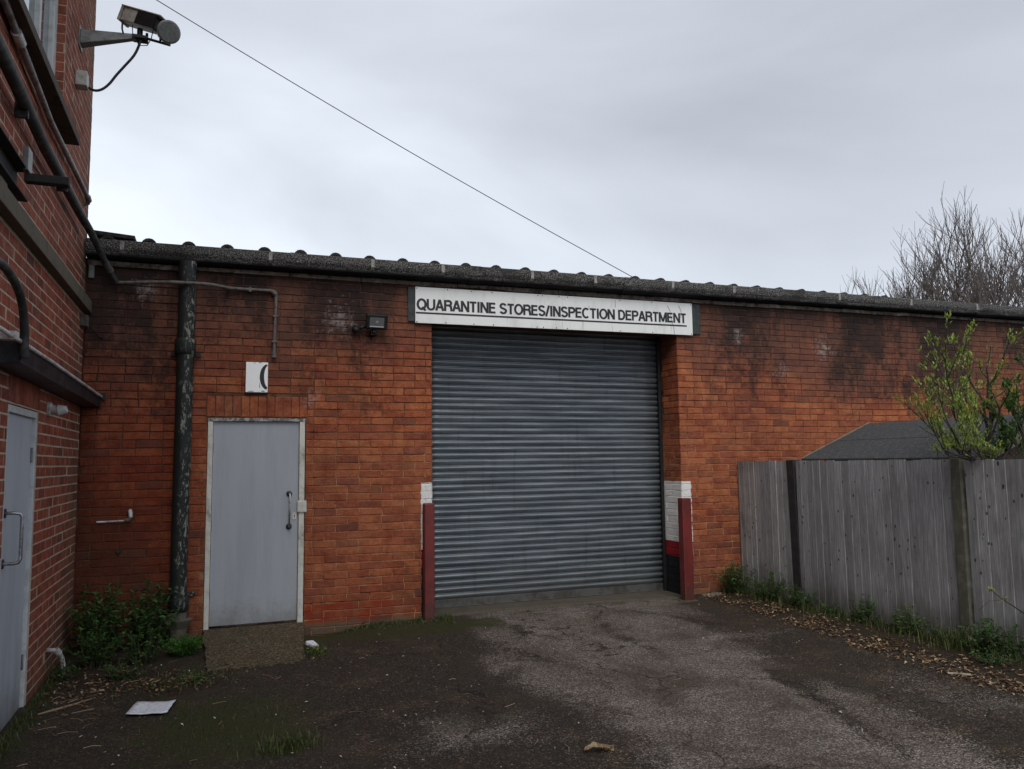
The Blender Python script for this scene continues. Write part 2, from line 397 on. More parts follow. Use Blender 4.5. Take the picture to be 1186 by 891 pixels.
n = N('peeling_black_pipe'); p = n.xyz()
a = n.step(n.noise(30, 7, .78, k=(1, 1, .4)), .535, .57)
side = n.math('MULTIPLY', n.step(n.math('ADD', p[0], n.math('MULTIPLY', n.noise(5, 4, .6), .10)), -.245, -.215), n.step(n.noise(3.5, 4, .6, k=(1, 1, .8)), .36, .5))
m_ = n.math('MULTIPLY', a, side)
c = n.mix(m_, n.mix(n.noise(12, 5), (.008, .009, .010), (.022, .027, .026)), n.mix(n.noise(50, 4), (.33, .33, .28), (.16, .17, .14)))
M['peel'] = n.fin(c, .55, 0, n.bump(n.math('MULTIPLY', m_, -1.0), .5, .004), spec=.3)

n = N('weathered_fence_board'); col, t = n.attr(); p = n.xyz()
gr = n.noise(14, 7, .7, k=(5, 5, .28), dist=.6)
c = n.ramp(t[0], [(0, (.32, .322, .328)), (.5, (.385, .388, .394)), (1, (.45, .454, .46))])
c = n.mix(n.step(gr, .38, .66), n.mix(1.0, c, (.62, .61, .62), 'MULTIPLY'), c)
c = n.mix(n.math('MULTIPLY', n.step(n.noise(26, 6, .75, k=(4, 4, .12)), .60, .68), .5), c, (.045, .044, .045))
kn = n.voro(9, k=(1, 1.7, 1.0))
kn2 = n.math('ADD', kn, n.math('MULTIPLY', n.noise(3, 3), .42))
c = n.mix(n.math('MULTIPLY', n.step(n.noise(1.8, 6, .75, k=(1, 1, .8)), .48, .66), .45), c, n.mix(1.0, c, (.62, .60, .58), 'MULTIPLY'))
c = n.mix(n.math('MULTIPLY', n.step(kn2, .335, .30), .8), c, (.02, .018, .018))
lo = n.step(n.math('ADD', p[2], n.math('MULTIPLY', n.noise(6, 5, .7, k=(1, 1, .4)), .55)), .72, .28)
c = n.mix(n.math('MULTIPLY', lo, .72), c, (.062, .052, .036))
c = n.mix(n.math('MULTIPLY', n.math('MULTIPLY', n.step(n.noise(2.5, 4, .6), .45, .7), n.step(p[1], -1.2, .2)), .5), c, (.055, .06, .05))
M['fence'] = n.fin(c, .9, 0, n.bump(n.math('ADD', gr, n.math('MULTIPLY', n.noise(60, 4, .7, k=(3, 3, .2)), .5)), .5, .004), spec=.15)
M['post_wood'] = worn('green_brown_post', (.085, .082, .058), (.13, .125, .10), .9, sc=14, bump=.5)
M['post_dark'] = worn('dark_post', (.018, .016, .018), (.035, .030, .030), .85, sc=14, bump=.4)
M['felt'] = worn('roofing_felt', (.030, .032, .036), (.075, .078, .082), .95, sc=60, amt=(.42, .62), bump=1.0, dirt=(.10, .10, .092))
M['shed_wood'] = worn('shed_boards', (.07, .05, .035), (.04, .03, .022), .9, sc=10)
M['shed_trim'] = worn('pale_shed_edge', (.20, .18, .14), (.11, .10, .075), .85, sc=14)
M['bark'] = worn('grey_brown_bark', (.045, .037, .032), (.075, .062, .052), .95, sc=20, bump=.6)
M['bark_far'] = worn('bare_branch_bark', (.080, .066, .058), (.13, .112, .10), .95, sc=4, bump=.2)
M['stem'] = worn('green_stem', (.05, .055, .02), (.08, .06, .03), .8, sc=20)

def leaf_mat(name, a, b, c3, trans=.25):
    n = N(name); col, t = n.attr()
    c = n.ramp(t[0], [(0, a), (.5, b), (1, c3)])
    n.fin(c, .5, 0, spec=.35)
    tr = n.new('ShaderNodeBsdfTranslucent'); n.put(tr.inputs[0], c)
    mx = n.new('ShaderNodeMixShader'); mx.inputs[0].default_value = trans
    n.t.links.new(n.b.outputs[0], mx.inputs[1]); n.t.links.new(tr.outputs[0], mx.inputs[2])
    n.t.links.new(mx.outputs[0], n.out.inputs[0])
    return n.mat
M['leaf_dark'] = leaf_mat('dark_weed_leaf', (.022, .055, .014), (.045, .105, .026), (.085, .17, .045))
M['leaf_fern'] = leaf_mat('bright_fern_leaf', (.03, .10, .012), (.05, .17, .02), (.08, .23, .03))
M['leaf_spring'] = leaf_mat('spring_leaf', (.14, .20, .035), (.25, .34, .06), (.38, .47, .11), .4)
M['leaf_mid'] = leaf_mat('mid_green_leaf', (.035, .085, .02), (.07, .14, .03), (.12, .2, .05))
M['grass'] = leaf_mat('grass_blade', (.03, .055, .012), (.06, .09, .02), (.17, .16, .06))
M['dry'] = leaf_mat('dead_leaf', (.06, .034, .018), (.20, .125, .065), (.46, .35, .22), .1)
M['bits'] = leaf_mat('pale_bits', (.25, .22, .16), (.42, .40, .33), (.62, .62, .58), .05)

# ------------------------------------------------------------------ ground
def seglist(lo, hi, a, b, st):
    xs = [lo, lo*.5+a*.5, lo*.2+a*.8, lo*.06+a*.94, lo*.02+a*.98]
    k = int((b-a)/st)
    xs += [a + (b-a)*i/k for i in range(k+1)]
    xs += [hi*.02+b*.98, hi*.06+b*.94, hi*.2+b*.8, hi*.5+b*.5, hi]
    return xs
def ground_z(x, y):
    z = .010*nz(x*.9, y*.9) + .004*nz(x*4, y*4, 3)
    z -= .10*math.exp(-((x-1.0)/.28)**2-((y-.0)/.22)**2)          # worn hollow beside the door slab
    z += .03*math.exp(-((x-5.55)/.3)**2)*(1 if y < 0 else .3)       # banked leaf mould by the fence
    if 2.1 < x < 5.1 and y > 0: z -= .01
    z += .02*math.exp(-((x+.95)/.25)**2)
    return z
def dist_seg(px, py, pts):
    best = 9
    for (ax, ay), (bx, by) in zip(pts, pts[1:]):
        dx, dy = bx-ax, by-ay; t = max(0, min(1, ((px-ax)*dx+(py-ay)*dy)/(dx*dx+dy*dy)))
        best = min(best, math.hypot(px-ax-t*dx, py-ay-t*dy))
    return best
def curve_x(y, pts):
    if y >= pts[0][1]: return pts[0][0]
    for (xa, ya), (xb, yb) in zip(pts, pts[1:]):
        if y >= yb: return xa+(xb-xa)*(ya-y)/(ya-yb)
    return pts[-1][0]
LB = [(2.55, .2), (2.5, -.25), (2.33, -1.3), (2.2, -1.9), (2.1, -2.5), (2.35, -3.1), (2.25, -4.5), (1.6, -7)]
RB = [(5.0, .2), (4.6, -.8), (4.35, -1.5), (4.15, -2.3), (3.95, -3.2), (3.85, -4.2), (3.8, -7)]
def zone(x, y):
    l = min(x-curve_x(y, LB), curve_x(y, RB)-x)
    light = max(0, min(1, .55+l*1.7))
    light = max(light, .42*math.exp(-(((x-1.35)/.5)**2+((y+3.45)/.45)**2)))      # worn patch at the bottom
    light = max(light, .40*math.exp(-(((x-4.75)/.8)**2+((y+3.9)/.7)**2)))
    light = max(light, .45*math.exp(-(((x-4.3)/.55)**2+((y+2.0)/.25)**2)))
    for pl, w, k in (([(3.62, -.7), (3.45, -1.3), (3.45, -2.1)], .13, .55), ([(4.1, -.5), (4.5, -1.3)], .12, .5),
                  ([(3.9, -3.0), (3.45, -4.6)], .10, .6), ([(2.75, -.7), (2.65, -1.2)], .10, .7), ([(2.4, -1.6), (2.65, -2.4), (2.6, -2.9)], .12, .5)):
        light -= k*math.exp(-(dist_seg(x, y, pl)/w)**2)
    if y > -6 and x > -1.2:
        moss = .75*math.exp(-((y+.45)/.45)**2)*(1 if .7 < x < 2.7 else .2)
        moss = max(moss, .85*math.exp(-(((x-.1)/.75)**2+((y+2.7)/1.0)**2)))
        moss = max(moss, .65*math.exp(-((x+1.05)/.22)**2), .5*math.exp(-((x+.2)/.8)**2))
    else: moss = .3
    soil = max(0, 1-abs(x-5.5)/.55) if x < 5.6 else 1.0
    soil = max(soil, 1.1*math.exp(-(((x+.75)/.5)**2+((y+.9)/.9)**2)), .8*math.exp(-(((x+.2)/.35)**2+((y+1.75)/.3)**2)))
    if x > 5.9: soil, light = 1, 0
    return max(0, min(1, light)), max(0, min(1, moss)), max(0, min(1, soil))
xs = seglist(-250, 300, -1.4, 6.6, .05); ys = seglist(-250, 300, -6.5, .6, .05)
g = MB(); W_ = len(xs)
for y in ys:
    for x in xs: g.v.append((x, y, ground_z(x, y)))
for j in range(len(ys)-1):
    for i in range(W_-1): g.face((j*W_+i, j*W_+i+1, (j+1)*W_+i+1, (j+1)*W_+i))
ground = structure(g.build('ground', M['ground'], smooth=True, fix=False))
za = ground.data.color_attributes.new('zone', 'FLOAT_COLOR', 'POINT')
fl = []
for v in g.v:
    a, b, c = zone(v[0], v[1]); fl += [a, b, c, 1]
za.data.foreach_set('color', fl)

# ------------------------------------------------------------------ brickwork
def brickwork(mb, O, U, Nn, u0, u1, z0, z1, holes=(), seed=1, jit=.0034, gap=.0078, prot=.0034, wave=.010, clean=False, course=.075):
    rg = random.Random(seed); O = Vector(O); U = Vector(U); Nn = Vector(Nn)
    rows = int(math.ceil((z1-z0)/course))
    for k in range(rows):
        za_ = z0+k*course+gap*.5; zb = min(z0+(k+1)*course-gap*.5, z1)
        if zb-za_ < .02: continue
        zm = (za_+zb)/2
        off = (.1125 if k % 2 else 0)+.225*0
        u = u0-.225+off+rg.uniform(-.008, .008)
        iv = [(u0, u1)]
        for (h0, h1, hz0, hz1) in holes:
            if hz0-.02 < zm < hz1+.02:
                new = []
                for a, b in iv:
                    if h1 <= a or h0 >= b: new.append((a, b)); continue
                    if h0 > a: new.append((a, h0))
                    if h1 < b: new.append((h1, b))
                iv = new
        while u < u1:
            L = .225 if (clean or rg.random() > .10) else .1125
            a, b = u, u+L; u = b
            for i0, i1 in iv:
                aa, bb = max(a, i0), min(b, i1)
                if bb-aa < .035: continue
                g0 = gap*.5 if aa > i0+1e-6 else .0015
                g1 = gap*.5 if bb < i1-1e-6 else .0015
                one_brick(mb, O, U, Nn, aa+g0, bb-g1, za_, zb, rg, jit, prot, wave, clean)
def one_brick(mb, O, U, Nn, a, b, z0, z1, rg, jit, prot, wave, clean=False):
    def wz(u, z): return z+wave*nz(u*.7, z*.9, O.x)+wave*.4*nz(u*3, z*3, 5)
    d = prot+(rg.uniform(-.0004, .0005) if clean else rg.uniform(-.002, .002))
    if not clean and rg.random() < .03: d = prot*.2
    tilt = rg.uniform(-.0012, .0012)
    ins = rg.uniform(.0008, .0018) if clean else rg.uniform(.0025, .005)
    out = [(a, z0), (b, z0), (b, z1), (a, z1)]
    sg = [(1, 1), (-1, 1), (-1, -1), (1, -1)]
    n0 = len(mb.v)
    base = []; mid = []; top = []
    for (u, z), (su, sz) in zip(out, sg):
        ju, jz = rg.uniform(-jit, jit), rg.uniform(-jit, jit)
        u_, z_ = u+ju, z+jz
        base.append(O+U*u_+Vector((0, 0, wz(u_, z_)))-Nn*.004)
        mid.append(O+U*u_+Vector((0, 0, wz(u_, z_)))+Nn*(d-.0035))
        # chipped corner now and then
        k = ins*(1 if clean or rg.random() > .07 else rg.uniform(2, 5))
        u2, z2 = u_+su*k, z_+sz*k
        top.append(O+U*u2+Vector((0, 0, wz(u2, z2)))+Nn*(d+tilt*su))
    mb.v += [tuple(p) for p in base+mid+top]
    c = (rg.random(), rg.random(), rg.random())
    for i in range(4):
        j = (i+1) % 4
        mb.face((n0+i, n0+j, n0+4+j, n0+4+i), c); mb.face((n0+4+i, n0+4+j, n0+8+j, n0+8+i), c)
    mb.face((n0+8, n0+9, n0+10, n0+11), c)
def soldiers(mb, O, U, Nn, a, b, z0, z1, seed):
    rg = random.Random(seed); k = int(round((b-a)/.075)); w = (b-a)/k
    for i in range(k):
        one_brick(mb, Vector(O), Vector(U), Vector(Nn), a+i*w+.003, a+(i+1)*w-.003, z0+.004, z1-.004, rg, .002, .0065, .002)
def wall_cells(mb, u0, u1, z0, z1, holes, put):
    us = sorted({u0, u1, *[h[0] for h in holes], *[h[1] for h in holes]}); zs = sorted({z0, z1, *[h[2] for h in holes], *[h[3] for h in holes]})
    us = [u for u in us if u0 <= u <= u1]; zs = [z for z in zs if z0 <= z <= z1]
    for a, b in zip(us, us[1:]):
        run = None
        for c, d in zip(zs, zs[1:]):
            um, zm = (a+b)/2, (c+d)/2
            if any(h[0] < um < h[1] and h[2] < zm < h[3] for h in holes):
                if run: put(a, b, *run); run = None
            else: run = (run[0], d) if run else (c, d)
        if run: put(a, b, *run)

# ------------------------------------------------------------------ warehouse
XL, XR = -1.112, 14.0
DOOR = (-.055, .845, -.3, 2.01); SHUT = (2.11, 5.09, -.3, 3.06)
SY = .43
wh = thing('warehouse', (2, 0, 0), 'long single storey orange brick store with a rolling shutter and black mossy eaves gutter', 'building')
m = MB()
holes = [DOOR, SHUT]
wall_cells(m, -1.5, XR, -.35, 3.46, holes, lambda a, b, c, d: m.box(a, b, .004, .45, c, d))
m.box(XR-.3, XR, .45, 9, -.3, 3.6); m.box(XL, XR, 9, 9.3, -.3, 3.6)
m.box(-.055, .845, .10, .44, -.3, .06)     # sub-sill below the door
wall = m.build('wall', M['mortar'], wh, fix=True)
b_ = MB()
hz = [DOOR, (-.07, .86, 2.0, 2.222), (2.11, 5.09, -.3, 3.52)]
brickwork(b_, (0, 0, 0), (1, 0, 0), (0, -1, 0), XL+.004, XR, -.075*2, 3.45, hz, seed=3)
soldiers(b_, (0, 0, 0), (1, 0, 0), (0, -1, 0), -.065, .855, 2.018, 2.222, 9)
brickwork(b_, (5.09, 0, 0), (0, 1, 0), (-1, 0, 0), -.006, .36, -.075*2, 3.06, [], seed=11)
brickwork(b_, (2.11, 0, 0), (0, 1, 0), (1, 0, 0), -.006, .36, -.075*2, 3.06, [], seed=12)
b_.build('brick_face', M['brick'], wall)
# small dark hole where a pipe came out
m = MB(); m.tube([(-.772, -.012, .819), (-.772, -.006, .815)], [.022, .028], 9); m.build('hole', M['black_matt'], wall)

# roof: shallow sheets with round rolls, rising away from the yard
m = MB(); y0, y1 = -.10, 9.2; rise = .035
def rz(y): return 3.612+(y-y0)*rise
nx = 60
prof = []
x = -1.10
step_ = .34
xs_ = []
k = 0
while x < XR+.1:
    for dx, dz in ((0, 0), (.10, 0), (.112, .022), (.135, .040), (.165, .046), (.195, .040), (.218, .022), (.23, 0)):
        xs_.append((x+dx, dz))
    x += step_; k += 1
n0 = len(m.v)
for y, dz in ((y0, -.028), (y0, 0), (y1, 0), (y1, -.028)):
    for (x, b) in xs_:
        m.v.append((x, y, rz(y)+.0022*(x+.9)+b*1.05+dz+.006*nz(x*.8, 1)))
L = len(xs_)
for j in range(3):
    for i in range(L-1): m.face((n0+j*L+i, n0+j*L+i+1, n0+(j+1)*L+i+1, n0+(j+1)*L+i))
roof = m.build('roof', M['roof'], wh, smooth=True, auto=40)
m = MB(); m.box(-1.09, -.72, -.05, .8, 3.66, 3.70, M=Matrix.Translation((-.9, 0, 3.66)) @ Matrix.Rotation(R(4), 4, 'Y') @ Matrix.Translation((.9, 0, -3.66)))
m.build('flashing', M['roof'], roof, bevel=.006)
# gutter: half round cement trough with a rolled lip, segment joints
def gz(x): return 3.442+.0042*(x+.9)
gut = MB()
gp = [(-.028, .165), (-.014, .165), (-.014, .03), (-.04, .006), (-.08, 0), (-.118, .006), (-.140, .022), (-.146, .050), (-.150, .058), (-.166, .075), (-.172, .105), (-.172, .158), (-.160, .164), (-.150, .158), (-.148, .07), (-.125, .035), (-.075, .02), (-.028, .04)]
x = XL+.01; joints = []
while x < XR:
    x2 = min(x+1.83, XR)
    gut.extrude(gp, x, x2-.004, lambda t, p, q, o_=rnd(-.004, .004): (t, p+o_, gz(t)+q+o_))
    joints.append(x2); x = x2
gutter = gut.build('gutter', M['gutter'], wh, smooth=True, auto=35)
for jx in joints[:-1]:
    m = MB()
    m.extrude([(p*1.0-(.008 if p < -.05 else 0), q-(.008 if q < .1 else -.004)) for p, q in gp[2:12]]+[(-.12, .16), (-.03, .16)], jx-.07, jx+.05, lambda t, p, q: (t, p, gz(t)+q))
    m.build('joint_collar', M['gutter'], gutter, smooth=True, auto=35)
for bx in (-.81, .476, 1.46, 2.19, 3.19, 3.95, 4.95, 5.8, 7.4, 8.6, 9.8, 11.1):
    m = MB(); z = gz(bx)
    pr = [(-.178, .150), (-.178, .075), (-.150, .05), (-.156, .045), (-.184, .07), (-.184, .150)]
    m.extrude(pr, bx-.017, bx+.017, lambda t, p, q: (t, p, z+q))
    m.build('bracket', M['clip'], gutter)
m = MB()
x = XL+.01
while x < XR:
    L_ = rnd(.5, 1.4); x2 = min(x+L_, XR); dz = rnd(-.008, .006)
    m.box(x, x2-.006, -.03+rnd(-.006, .004), -.001, gz(x)-.045+dz, gz(x)-.004)
    x = x2
m.build('wall_plate', M['plate'], wh, bevel=.004)

# shutter
sh = MB()
zb = .095; pitch = .0684
x0, x1 = 2.112, 5.086
z = zb
prof = []
while z < 3.10:
    jy = rnd(-.0012, .0012)
    for f, d in ((0, .002), (.05, .001), (.08, -.006), (.20, -.012), (.36, -.018), (.52, -.0225), (.64, -.0235), (.74, -.020), (.82, -.012), (.87, -.003), (.90, .004), (.97, .005)):
        prof.append((SY+d*1.05+jy, z+f*pitch))
    z += pitch
segs = 14
n0 = len(sh.v)
for i in range(segs+1):
    t = x0+(x1-x0)*i/segs
    for (yy, z_) in prof:
        sh.v.append((t, yy+.007*nz(t*1.3, z_*1.6, 2)+.006*math.sin(math.pi*(t-x0)/(x1-x0)), z_+.0025*nz(t*1.3, z_*.8, 8)))
K = len(prof)
for i in range(segs):
    for j in range(K-1): sh.face((n0+i*K+j, n0+i*K+j+1, n0+(i+1)*K+j+1, n0+(i+1)*K+j))
shut = sh.build('roller_shutter', M['shutter'], wh, smooth=True, auto=50, fix=False)
shut.modifiers.new('thick', 'SOLIDIFY').thickness = -.002
m = MB(); m.box(x0, x1, SY-.012, SY+.01, .018, .10); m.box(x0, x1, SY-.035, SY-.0125, .018, .026)
m.build('bottom_rail', M['rail'], shut, bevel=.002)
for a, b in ((2.1175, 2.150), (5.045, 5.0815)):
    m = MB(); m.box(a, b, SY-.065, SY-.030, .0, 3.058)
    m.build('guide_rail', M['guide'], shut, bevel=.003)
m = MB()   # concrete sill under the shutter, edge bowed like the photo
pts_f = [(2.125, -.02), (2.3, .04), (2.6, .10), (3.0, .12), (3.5, .12), (4.1, .08), (4.5, .03), (4.8, -.06), (5.07, -.10)]
top = [(a, b, .014+.004*nz(a*3)) for a, b in pts_f]; bk = [(a, .46, .016) for a, b in pts_f]
n0 = len(m.v); K = len(top)
m.v += top+bk+[(a, b-.03, -.06) for a, b, c in top]
for i in range(K-1):
    m.face((n0+i, n0+i+1, n0+K+i+1, n0+K+i)); m.face((n0+2*K+i, n0+2*K+i+1, n0+i+1, n0+i))
m.build('threshold', M['threshold'], wh)

# personnel door
dr = MB(); dr.box(-.002, .782, .030, .072, .085, 1.975)
door = dr.build('door', M['door'], wh, bevel=.003); door['label'] = 'flat grey painted flush door with a D handle'
for nm, bx in (('door_frame', (-.050, -.005, .005, .095, .062, 2.0)), ('door_frame', (.786, .838, .005, .095, .062, 1.998))):
    m = MB(); m.box(*bx); m.build(nm, M['frame'], door, bevel=.004)
m = MB(); m.box(-.052, .84, .001, .095, 1.978, 2.010); m.build('door_head', M['frame_top'], door, bevel=.004)
m = MB(); m.box(.77, .86, -.012, .03, 1.10, 1.215, M=Matrix.Translation((0, 0, 0))); m.build('strike_patch', M['frame'], door, bevel=.01)
m = MB(); hx = .700
m.tube([(hx, .03, 1.285), (hx, -.02, 1.285), (hx, -.032, 1.27), (hx-.002, -.034, 1.13), (hx-.004, -.032, .985), (hx-.004, -.02, .972), (hx-.004, .03, .972)], .0085, 10)
hd = m.build('handle', M['steel'], door, smooth=True, auto=50)
for z in (1.285, .972):
    m = MB(); m.tube([(hx-.002, .031, z), (hx-.002, .018, z), (hx-.002, .012, z)], [.028, .028, .014], 16)
    m.build('handle_rose', M['steel_dark'], door, smooth=True, auto=40)
m = MB(); m.box(.730, .766, .024, .031, 1.035, 1.10); m.build('lock_plate', M['frame'], door, bevel=.002)
m = MB(); m.tube([(.748, .0225, 1.072), (.748, .026, 1.072)], .006, 8); m.box(.7455, .7505, .0225, .0245, 1.05, 1.07); m.build('keyhole', M['black_matt'], door)
for z in (1.72, 1.0, .38):
    m = MB(); m.tube([(-.0035, .024, z-.05), (-.0035, .024, z+.05)], .006, 8); m.build('hinge', M['bracket'], door)

# concrete slab at the door
m = MB()
n0 = len(m.v)
def slab_pt(u, v):     # v 0 at wall .. 1 front
    xl = -.06+.055*v+.022*nz(v*5, 1)+.008*nz(v*21, 1); xr = .86-.15*v+.024*nz(v*5, 7)+.010*nz(v*23, 7)-.05*max(0, v-.9)/.1
    return (xl+(xr-xl)*u, .095-(1.42+.025*nz(u*7, 3)+.012*nz(u*23, 5))*v if v > 0 else .095, .062-.050*v+.006*nz(u*6, v*6))
NU, NV = 24, 30
for j in range(NV+1):
    for i in range(NU+1): m.v.append(slab_pt(i/NU, j/NV))
for j in range(NV):
    for i in range(NU):
        a = n0+j*(NU+1)+i; m.face((a, a+1, a+NU+2, a+NU+1))
def skirt(idx):
    for a, b in zip(idx, idx[1:]):
        k = len(m.v); pa, pb = m.v[a], m.v[b]
        m.v += [(pa[0], pa[1], -.22), (pb[0], pb[1], -.22)]; m.face((a, b, k+1, k))
skirt([n0+NV*(NU+1)+i for i in range(NU+1)]); skirt([n0+j*(NU+1) for j in range(NV+1)]); skirt([n0+j*(NU+1)+NU for j in range(NV+1)])
o = m.build('door_slab', M['pad'], fix=True)
tag(o, 'sloping pebbly concrete slab in front of the grey door beside the drainpipe', 'concrete slab')

# ------------------------------------------------------------------ sign
sg = thing('sign', (3.6, -.03, 3.2), 'long white board over the shutter lettered QUARANTINE STORES/INSPECTION DEPARTMENT', 'sign')
tilt = .0052
def sx(x, z, y): return (x, y, z+tilt*(x-1.93))
m = MB(); MT = Matrix(((1, 0, 0, 0), (0, 1, 0, 0), (tilt, 0, 1, -tilt*1.93), (0, 0, 0, 1)))
m.box(1.856, 5.412, -.026, -.009, 3.025, 3.385, M=MT); m.build('backing_board', M['backing'], sg, bevel=.002)
m = MB(); m.box(1.930, 3.60, -.042, -.0265, 3.007, 3.387, M=MT); m.box(3.6015, 5.288, -.0425, -.0265, 3.0065, 3.3865, M=MT)
pn = m.build('panel', M['sign'], sg, bevel=.0015)
m = MB(); m.box(1.934, 5.207, -.0445, -.0428, 3.1050, 3.1225, M=MT); m.build('underline', M['ink'], sg)
m = MB()
for i, x in enumerate((1.945, 2.27, 2.57, 2.78, 3.28, 3.36, 3.55, 3.64, 4.3, 4.75, 5.27)):
    for z in (3.372, 3.02):
        xx = x+rnd(-.03, .03) if 1.95 < x < 5.2 else x
        m = MB(); m.tube([(xx, -.0425, z+tilt*(x-1.93)), (xx, -.046, z+tilt*(x-1.93))], .006, 8); m.build('screw', M['steel_dark'], sg)
for pts_ in ([(4.262, 3.385), (4.264, 3.30)], [(4.95, 3.36), (4.985, 3.30), (4.99, 3.24), (5.03, 3.10), (5.032, 3.02)], [(5.10, 3.37), (5.135, 3.31), (5.13, 3.22)], [(3.925, 3.30), (3.93, 3.26)]):
    m = MB(); m.tube([(a, -.0440, b) for a, b in pts_], .0022, 5); m.build('crack', M['steel_dark'], pn)

def arc(cx, cy, rx, ry, a0, a1, k=9):
    return [(cx+rx*math.cos(R(a0+(a1-a0)*i/k)), cy+ry*math.sin(R(a0+(a1-a0)*i/k))) for i in range(k+1)]
h_ = .092      # half stroke
t0, t1 = h_, 1-h_
GL = {
 'A': (.66, [[(.06, 0), (.33, 1.0)], [(.33, 1.0), (.60, 0)], [(.16, .31), (.50, .31)]]),
 'C': (.70, [arc(.36, .5, .285, .435, 48, 312, 16)]),
 'D': (.69, [[(.10, t0), (.10, 1)], [(.02+.005, t1), (.32, t1)]+arc(.32, .5, .27, .425, 90, -90, 14)+[(.32, t0), (.025, t0)]]),
 'E': (.60, [[(.10, 0), (.10, 1)], [(.10, t1), (.55, t1)], [(.10, .53), (.52, .53)], [(.10, t0), (.56, t0)]]),
 'I': (.27, [[(.135, 0), (.135, 1)]]),
 'M': (.82, [[(.10, 0), (.10, 1)], [(.72, 0), (.72, 1)], [(.115, .98), (.41, .06)], [(.41, .06), (.705, .98)]]),
 'N': (.70, [[(.10, 0), (.10, 1)], [(.60, 0), (.60, 1)], [(.115, .97), (.585, .03)]]),
 'O': (.75, [arc(.375, .5, .30, .435, 0, 360, 24)]),
 'P': (.64, [[(.10, 0), (.10, 1)], [(.03, t1), (.36, t1)]+arc(.36, .705, .20, .22, 90, -90, 9)+[(.36, .485), (.10, .485)]]),
 'Q': (.75, [arc(.375, .5, .30, .435, 0, 360, 24), [(.42, .26), (.68, -.05)]]),
 'R': (.68, [[(.10, 0), (.10, 1)], [(.03, t1), (.38, t1)]+arc(.38, .72, .19, .205, 90, -90, 9)+[(.38, .515), (.10, .515)], [(.40, .51), (.55, .42), (.575, .25), (.60, 0)]]),
 'S': (.65, [arc(.32, .725, .215, .21, 20, 180, 9)+[(.11, .66), (.20, .555), (.43, .465), (.545, .36)]+arc(.325, .285, .225, .22, 0, -165, 10)]),
 'T': (.60, [[(.30, 0), (.30, 1)], [(.03, t1), (.57, t1)]]),
 'U': (.70, [[(.10, 1), (.10, .32)]+arc(.35, .32, .25, .255, 180, 360, 10)+[(.60, .32), (.60, 1)]]),
 '/': (.36, [[(.04, -.03), (.30, 1.03)]]),
 ' ': (.28, [])}
def stroke(mb, pts, t, yb, place):
    P = [Vector((a, b, 0)) for a, b in pts]
    Q = [P[0]]
    for q in P[1:]:
        if (q-Q[-1]).length > 1e-4: Q.append(q)
    closed = (Q[0]-Q[-1]).length < 1e-3
    if closed: Q.pop()
    n_ = len(Q); Lf = []
    for i in range(n_):
        if closed: d0, d1 = Q[i]-Q[i-1], Q[(i+1) % n_]-Q[i]
        else: d0 = Q[i]-Q[max(i-1, 0)] if i else Q[1]-Q[0]; d1 = Q[i+1]-Q[i] if i < n_-1 else d0
        d0, d1 = d0.normalized(), d1.normalized(); n0, n1 = Vector((-d0.y, d0.x, 0)), Vector((-d1.y, d1.x, 0))
        b_ = (n0+n1).normalized(); k = t/max(.35, b_.dot(n0)); Lf.append(b_*k)
    base = len(mb.v)
    for q, o_ in zip(Q, Lf):
        for r_ in (q+o_, q-o_): mb.v.append(place(r_.x, r_.y, yb))
    for i in range(n_ if closed else n_-1):
        j = (i+1) % n_; mb.face((base+2*i, base+2*i+1, base+2*j+1, base+2*j))
text_ = 'QUARANTINE STORES/INSPECTION DEPARTMENT'
tot = sum(GL[c][0] for c in text_)
KX = (5.203-1.944)/tot; KZ = .117; u_ = 0.0
for word in text_.split(' '):
    mb = MB()
    for ch in word:
        adv, st_ = GL[ch]
        for q, pl in enumerate(st_):
            stroke(mb, pl, h_, q*.00008, lambda a, b, y_, u0_=u_: (1.944+(u0_+a)*KX, -.0446-y_, 3.146+b*KZ+tilt*((u0_+a)*KX)))
        u_ += adv
    mb.build('lettering', M['ink'], sg, fix=False)
    u_ += GL[' '][0]

# ------------------------------------------------------------------ corner guards
def guard(x, y, w, d, ztop, label, tx=0):
    t = thing('corner_post', (x, y, 0), label, 'post', 'red guard posts at the shutter corners')
    m = MB(); m.box(x-w/2, x+w/2, y-d/2, y+d/2, -.12, ztop)
    m.build('post', M['post_red'], t, bevel=.010)
    m = MB(); m.box(x-w/2-.03, x+w/2+.03, y-d/2-.03, y+d/2+.02, -.1, .008+ground_z(x, y)); m.build('footing', M['threshold'], t, bevel=.006)
    return t
guard(2.052, -.085, .105, .09, 1.156, 'dark red steel post on the left side of the shutter, nearer the grey door')
guard(4.985, -.21, .120, .10, 1.128, 'dark red steel post on the right side of the shutter, nearer the fence')

# ------------------------------------------------------------------ drainpipe and wall fittings
dp = thing('drainpipe', (-.255, -.11, 0), 'fat black cast iron drainpipe with peeling paint left of the grey door', 'drainpipe')
m = MB(); px, py = -.257, -.105
m.tube([(px, py, 3.46), (px, py, 3.2), (px-.002, py, 2.4), (px-.008, py, 1.2), (px-.012, py, .26)], [.078, .076, .075, .073, .072], 20, caps=True)
m.build('pipe', M['peel'], dp, smooth=True, auto=50)
for z, h, r_ in ((2.66, .15, .093), (.33, .13, .088)):
    m = MB(); m.tube([(px-.004, py, z+h/2), (px-.004, py, z+h/2-.02), (px-.004, py, z-h/2+.02), (px-.004, py, z-h/2)], [r_-.01, r_, r_, r_-.014], 20)
    m.build('collar', M['peel'], dp, smooth=True, auto=40)
for z in (2.60, .40):
    m = MB(); m.box(px-.13, px+.13, -.03, -.006, z-.02, z+.02); m.build('ear', M['peel'], dp, bevel=.004)
